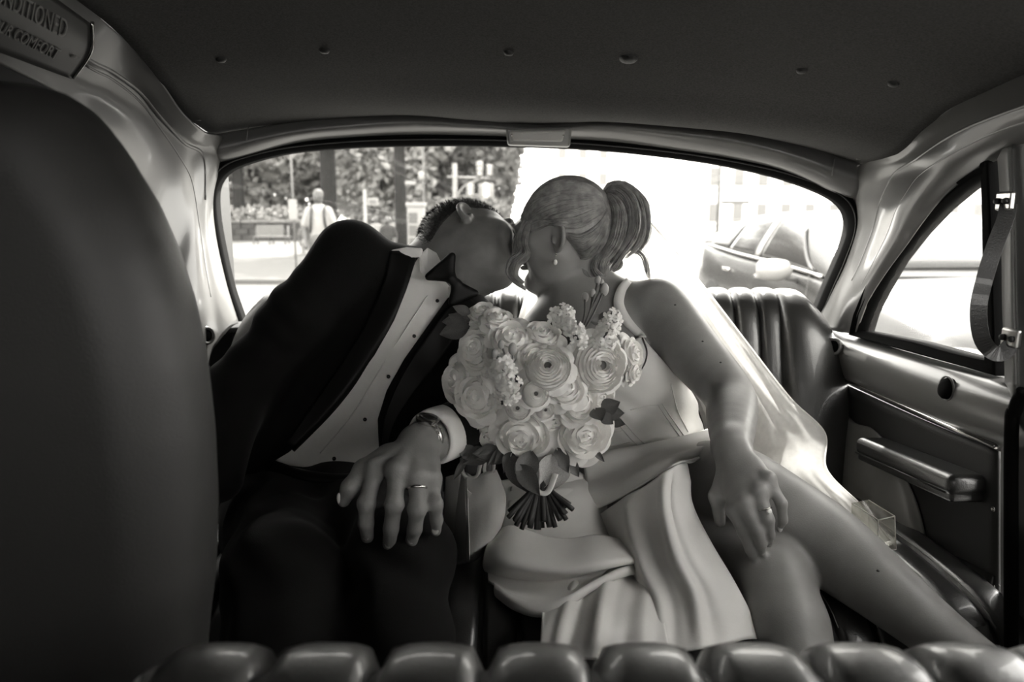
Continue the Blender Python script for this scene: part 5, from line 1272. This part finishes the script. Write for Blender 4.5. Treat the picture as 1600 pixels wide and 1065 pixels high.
# traffic signals
o, b = pole(712, 30, 3.3, .09, 'traffic_signal', 'pale traffic signal pole with cross arm and hanging lights', 'traffic light', M['signwhite'])
MB().tube([(b[0]-.3, 30, 2.85), (b[0]+1.4, 30, 2.8)], .045, 7).build('arm', M['signwhite'], o); MB().tube(cr([(b[0], 30, 2.0), (b[0]+.4, 30, 2.5), (b[0]+1.1, 30, 2.8)], 10), .04, 7).build('brace', M['signwhite'], o)
for dx, z, w, h_ in ((1.0, 3.15, .13, .3), (1.38, 3.1, .12, .22), (.62, 2.35, .15, .25), (1.25, 2.3, .30, .28)):
    l = MB().box((b[0]+dx, 29.9, z), (w, .12, h_)).build('signal_head', M['signwhite'], o, bevel=.05)
    for q in (-.6, 0, .6): MB().lathe([(w*.55, 0), (w*.55, .05), (w*.3, .06)], (b[0]+dx, 29.78, z+q*h_), (0, -1, 0), 10).build('lens', M['signgrey'], l)

# pedestrians
def pedestrian(px, y, hgt, z0, label, shirt, pants, hairm, yaw=0., strap=False, hat=False, stride=.18, grp=None, hres=.014):
    b = G(px, 400, y); o = empty('person', (b[0], y, z0), label, 'person', grp); k = hgt/1.75; cs, sn = math.cos(yaw), math.sin(yaw)
    def q(x, yy, z): return np.array([b[0]+k*(x*cs-yy*sn), y+k*(x*sn+yy*cs), z0+k*z])
    s = Sdf(); s.ell(q(0, -.01, 1.64), (.075*k, .09*k, .11*k), None, .02); s.cone(q(0, .01, 1.55), q(0, .02, 1.44), .05*k, .055*k, .03)
    s.ell(q(0, -.10, 1.62), (.015*k, .02*k, .02*k), None, .01)
    s.chain([q(0, 0, 1.40), q(0, 0, 1.0)], [.10*k, .10*k], .04)
    for g in (1, -1):
        s.chain([q(g*.17, 0, 1.40), q(g*.23, .02, 1.12), q(g*.20, -.10, .90)], [.045*k, .04*k, .032*k], .03)
        s.ell(q(g*.19, -.13, .84), (.03*k, .035*k, .05*k), None, .02)
        s.chain([q(g*.09, 0, .95), q(g*.09, -g*stride*.4, .5), q(g*.09, -g*stride*.6+.04, .08), q(g*.10, -g*stride*.6-.14, .05)], [.07*k, .05*k, .04*k, .035*k], .03)
    s.build('body', hres, M['skin_ped'], o)
    s = Sdf(); s.chain([q(0, 0, 1.38), q(0, 0, 1.18), q(0, 0, .95)], [.15*k, .155*k, .15*k], .04, (0, 1, 0), 1.3)
    for g in (1, -1): s.chain([q(g*.15, 0, 1.41), q(g*.23, .01, 1.20)], [.07*k, .065*k], .04)
    sh = s.build('shirt', hres, shirt, o)
    s = Sdf(); s.cone(q(0, 0, .96), q(0, 0, .86), .145*k, .14*k, .03)
    for g in (1, -1): s.chain([q(g*.09, 0, .9), q(g*.09, -g*stride*.4, .5), q(g*.09, -g*stride*.6+.04, .1)], [.085*k, .068*k, .055*k], .03)
    s.build('trousers', hres, pants, o)
    s = Sdf(); s.ell(q(0, .015, 1.675), (.083*k, .095*k, .085*k), None, .02)
    if hat: s.cone(q(0, -.10, 1.68), q(0, .0, 1.69), .07*k, .10*k, .02, (0, 0, 1), 3.5)
    s.func(lambda f, X, Y, Z: np.maximum(f, (z0+k*1.645)-Z+(-.4*(Y-y)) if not hat else (z0+k*1.66)-Z+0*f).astype(np.float32))
    s.build('cap' if hat else 'hair', hres, hairm, o)
    if strap:
        for g in (1, -1): MB().tube(cr([q(g*.09, .12, 1.44), q(g*.10, 0, 1.49), q(g*.10, -.115, 1.40), q(g*.11, -.135, 1.22), q(g*.14, -.06, 1.06)], 20), .022*k, 6, flat=.5).build('backpack_strap', M['cloth_d'], o)
        s = Sdf(); s.rbox(q(0, .22, 1.22), (.15*k, .08*k, .22*k), None, .05, .02); s.build('backpack', hres, M['cloth_d'], o)
pedestrian(501, 11.5, 1.68, 0, 'walking man in a white shirt with dark backpack straps', M['cloth_w'], M['cloth_m'], M['cloth_m'], .1, True)
pedestrian(546, 22, 1.6, -.35, 'pedestrian in a pale cap beside the thick tree trunk', M['cloth_w'], M['cloth_g'], M['cloth_w'], .4, hat=True)
pedestrian(572, 24, 1.55, -.3, 'pedestrian in grey under the flag-shaped sign', M['cloth_g'], M['cloth_d'], M['hair_m'], -.3)
pedestrian(589, 23, 1.6, -.3, 'fair-haired pedestrian in white at the middle of the crowd', M['cloth_w'], M['cloth_m'], M['cloth_w'], .2)
pedestrian(607, 20, 1.58, -.3, 'pedestrian in dark clothes right of the crowd', M['cloth_d'], M['cloth_d'], M['cloth_m'], .1)
pedestrian(617, 25, 1.6, -.3, 'pedestrian in white behind the one in dark clothes', M['cloth_w'], M['cloth_w'], M['cloth_g'], .0)
pedestrian(478, 24, 1.45, -.3, 'person in pale clothes behind the sign post', M['cloth_m'], M['cloth_w'], M['cloth_g'], .3)

# buildings across the street
def facade(name, x0, x1, y, h, label, pitch, wx, wz, zfirst, zp, m, skip=0):
    o = empty(name, ((x0+x1)/2, y+4, 0), label, 'building'); MB().box(((x0+x1)/2, y+4, h/2), ((x1-x0)/2, 4, h/2)).build('wall', m, o, smooth=False)
    MB().box(((x0+x1)/2, y-.1, h-.4), ((x1-x0)/2+.2, .3, .3)).build('cornice', m, o, smooth=False)
    fm = MB().box((0, 0, 0), (wx/2+.12, .06, wz/2+.12)).mesh('window'); fm.materials.append(M['winframe']); pm = MB().box((0, -.05, 0), (wx/2, .04, wz/2)).mesh('pane'); pm.materials.append(M['winpane']); sm = MB().box((0, -.1, -wz/2-.16), (wx/2+.2, .14, .07)).mesh('sill'); sm.materials.append(M['winframe'])
    inv = world_of(o).inverted(); z = zfirst
    while z < h-1.5:
        x = x0+pitch*.6
        while x < x1-1:
            w = bpy.data.objects.new('window', fm); C.objects.link(w); w.parent = o; w.matrix_parent_inverse = inv; w.location = (x, y-.02, z)
            for nm, me in (('pane', pm), ('sill', sm)):
                c = bpy.data.objects.new(nm, me); C.objects.link(c); c.parent = w
            x += pitch
        z += zp
facade('corner_building', 17.5, 52, 70, 15, 'pale stone building with rows of windows behind the dark car', 2.25, .9, 1.7, 1.7, 3.3, M['cream'])
facade('far_building', 5.5, 16, 110, 13, 'far hazy white building between the park and the corner building', 3.0, 1.2, 1.8, 3.0, 3.8, M['cream'])
o, b = pole(1119, 42, 6, .09, 'utility_pole', 'thin utility pole in front of the pale corner building', 'pole', M['polegrey'])
MB().box((b[0]+.9, 41.9, 2.1), (.8, .03, .10)).build('street_name_plate', M['polegrey'], o, smooth=False); MB().tube([(b[0]-5, 42, 4.0), (b[0], 42, 3.2), (b[0]+4, 42, 3.0)], .02, 5).build('cable', M['polegrey'], o)

# the car in the next lane
car = empty('car', (2.85, 5.4, 0), 'shiny dark car seen through the right half of the rear window', 'car')
CX, CY, HW = 2.83, 3.25, .92
st_ = [0, .15, .5, 1.0, 1.35, 1.8, 2.5, 3.2, 3.8, 4.3, 4.6, 4.7]
belt = [.55, .66, .74, .82, .88, .90, .92, .94, .97, 1.0, .97, .88]; wd = [.6, .78, .88, .91, .92, .92, .92, .92, .92, .9, .84, .7]
rows_ = []
for s_, zb, w in zip(st_, belt, wd):
    lo_ = .22 if .1 < s_ < 4.6 else .32
    half_ = [(0, lo_), (w*.85, lo_), (w*.97, lo_+.1), (w, .45), (w*1.0, .62 if zb > .64 else zb-.04), (w*.97, zb-.05), (w*.90, zb), (w*.6, zb+.03), (0, zb+.045)]
    ring = [(x, z) for x, z in half_]+[(-x, z) for x, z in half_[-2:0:-1]]
    rows_.append([(CX+x, CY+s_, z) for x, z in ring])
a = np.array(rows_); a = cr(a, 48); MB().sheet(a, True).build('body_shell', M['carpaint'], car, fix=True)
def roof_z(s_): return float(np.interp(s_, [1.2, 1.5, 1.8, 2.1, 2.5, 2.9, 3.3, 3.7, 4.1, 4.5], [.90, 1.04, 1.16, 1.25, 1.305, 1.31, 1.285, 1.225, 1.12, 1.0]))
def belt_z(s_): return float(np.interp(s_, st_, belt))
def gh(s_, t):                                               # greenhouse side: t 0 belt .. 1 roof edge
    zr = roof_z(s_); zb = belt_z(s_); hh = max(zr-zb, .0); wb = .86; wr_ = .86-.52*hh
    return np.array([-(wb+(wr_-wb)*t**1.3), s_, zb+(hh*.94)*t])
ss = np.linspace(1.2, 4.5, 50); rows_ = []
for s_ in ss:
    side_ = [gh(s_, t) for t in np.linspace(0, 1, 8)]; e = side_[-1]; top_ = [np.array([e[0]*k, s_, e[2]+(roof_z(s_)-e[2])*(1-k*k)]) for k in (.8, .5, .2)]
    lft = side_+top_; rows_.append([p for p in lft]+[p*np.array([-1, 1, 1]) for p in lft[::-1]])
a = np.array(rows_)+np.array([CX, CY, 0]); MB().sheet(a).build('cabin_shell', M['carpaint'], car, fix=True)
def side_glass(sa0, sa1, sb0, sb1, name, t0=.10, t1=.90, m='carglass', lift=.012):
    g = []
    for t in np.linspace(t0, t1, 10):
        k = (t-t0)/(t1-t0); A_ = sa0+(sa1-sa0)*k; B_ = sb0+(sb1-sb0)*k
        g.append([gh(A_+(B_-A_)*u, t)+np.array([CX-lift, CY, 0]) for u in np.linspace(0, 1, 14)])
    return MB().sheet(np.array(g)).build(name, M[m], car, solid=.006)
side_glass(1.52, 2.08, 2.62, 2.62, 'front_door_window'); side_glass(2.74, 2.74, 3.42, 3.30, 'rear_door_window'); side_glass(3.48, 3.36, 4.05, 3.75, 'quarter_window', .12, .82)
side_glass(2.63, 2.63, 2.73, 2.73, 'door_post', .08, .92, 'carlight', .014)
g = [[np.array([CX+x*(.74-.25*(s_-1.3)), CY+s_, roof_z(s_)+.012-.012*x*x]) for x in np.linspace(-1, 1, 12)] for s_ in np.linspace(1.28, 2.05, 10)]
MB().sheet(np.array(g)).build('windscreen', M['carglass'], car, solid=.006)
MB().tube(cr([gh(s_, .02)+np.array([CX-.016, CY, 0]) for s_ in np.linspace(1.4, 4.1, 12)], 30), .012, 6).build('window_trim', M['chrome'], car)
s = Sdf(); mc = np.array([CX-HW-.13, CY+1.75, .90]); s.ell(mc, (.12, .06, .075), None, .02); s.rbox(mc+np.array([0, .035, 0]), (.11, .03, .065), None, .03, .03); s.build('wing_mirror', .01, M['carlight'], car)
MB().tube([mc+np.array([.08, 0, -.05]), mc+np.array([.2, .02, -.08])], .02, 6).build('mirror_arm', M['iron'], car)
for s_, dz in ((2.45, 0), (3.35, 0)): MB().box((CX-.915, CY+s_, .80), (.012, .10, .014)).build('door_handle', M['chrome'], car, bevel=.005)
for s_ in (1.55, 2.68, 3.75): MB().tube([(CX-.917, CY+s_, .32), (CX-.923, CY+s_, .6), (CX-.885, CY+s_+.02, .88)], .004, 5).build('door_seam', M['iron'], car)
for s_ in (.85, 3.75):
    for x in (-.82, .82):
        w = MB().lathe([(.20, -.11), (.33, -.11), (.34, -.06), (.34, .06), (.33, .11), (.20, .11)], (CX+x, CY+s_, .34), (1, 0, 0), 28).build('wheel', M['tyre'], car, angle=40)
        MB().lathe([(.20, -.115), (.16, -.12), (.05, -.118)], (CX+x, CY+s_, .34), (1 if x < 0 else -1, 0, 0), 16).build('rim', M['steel'], w)
MB().ell((CX-.72, CY+.14, .60), (.16, .08, .05), None, 14, 8).build('headlight', M['carlight'], car); MB().ell((CX+.72, CY+.14, .60), (.16, .08, .05), None, 14, 8).build('headlight', M['carlight'], car)
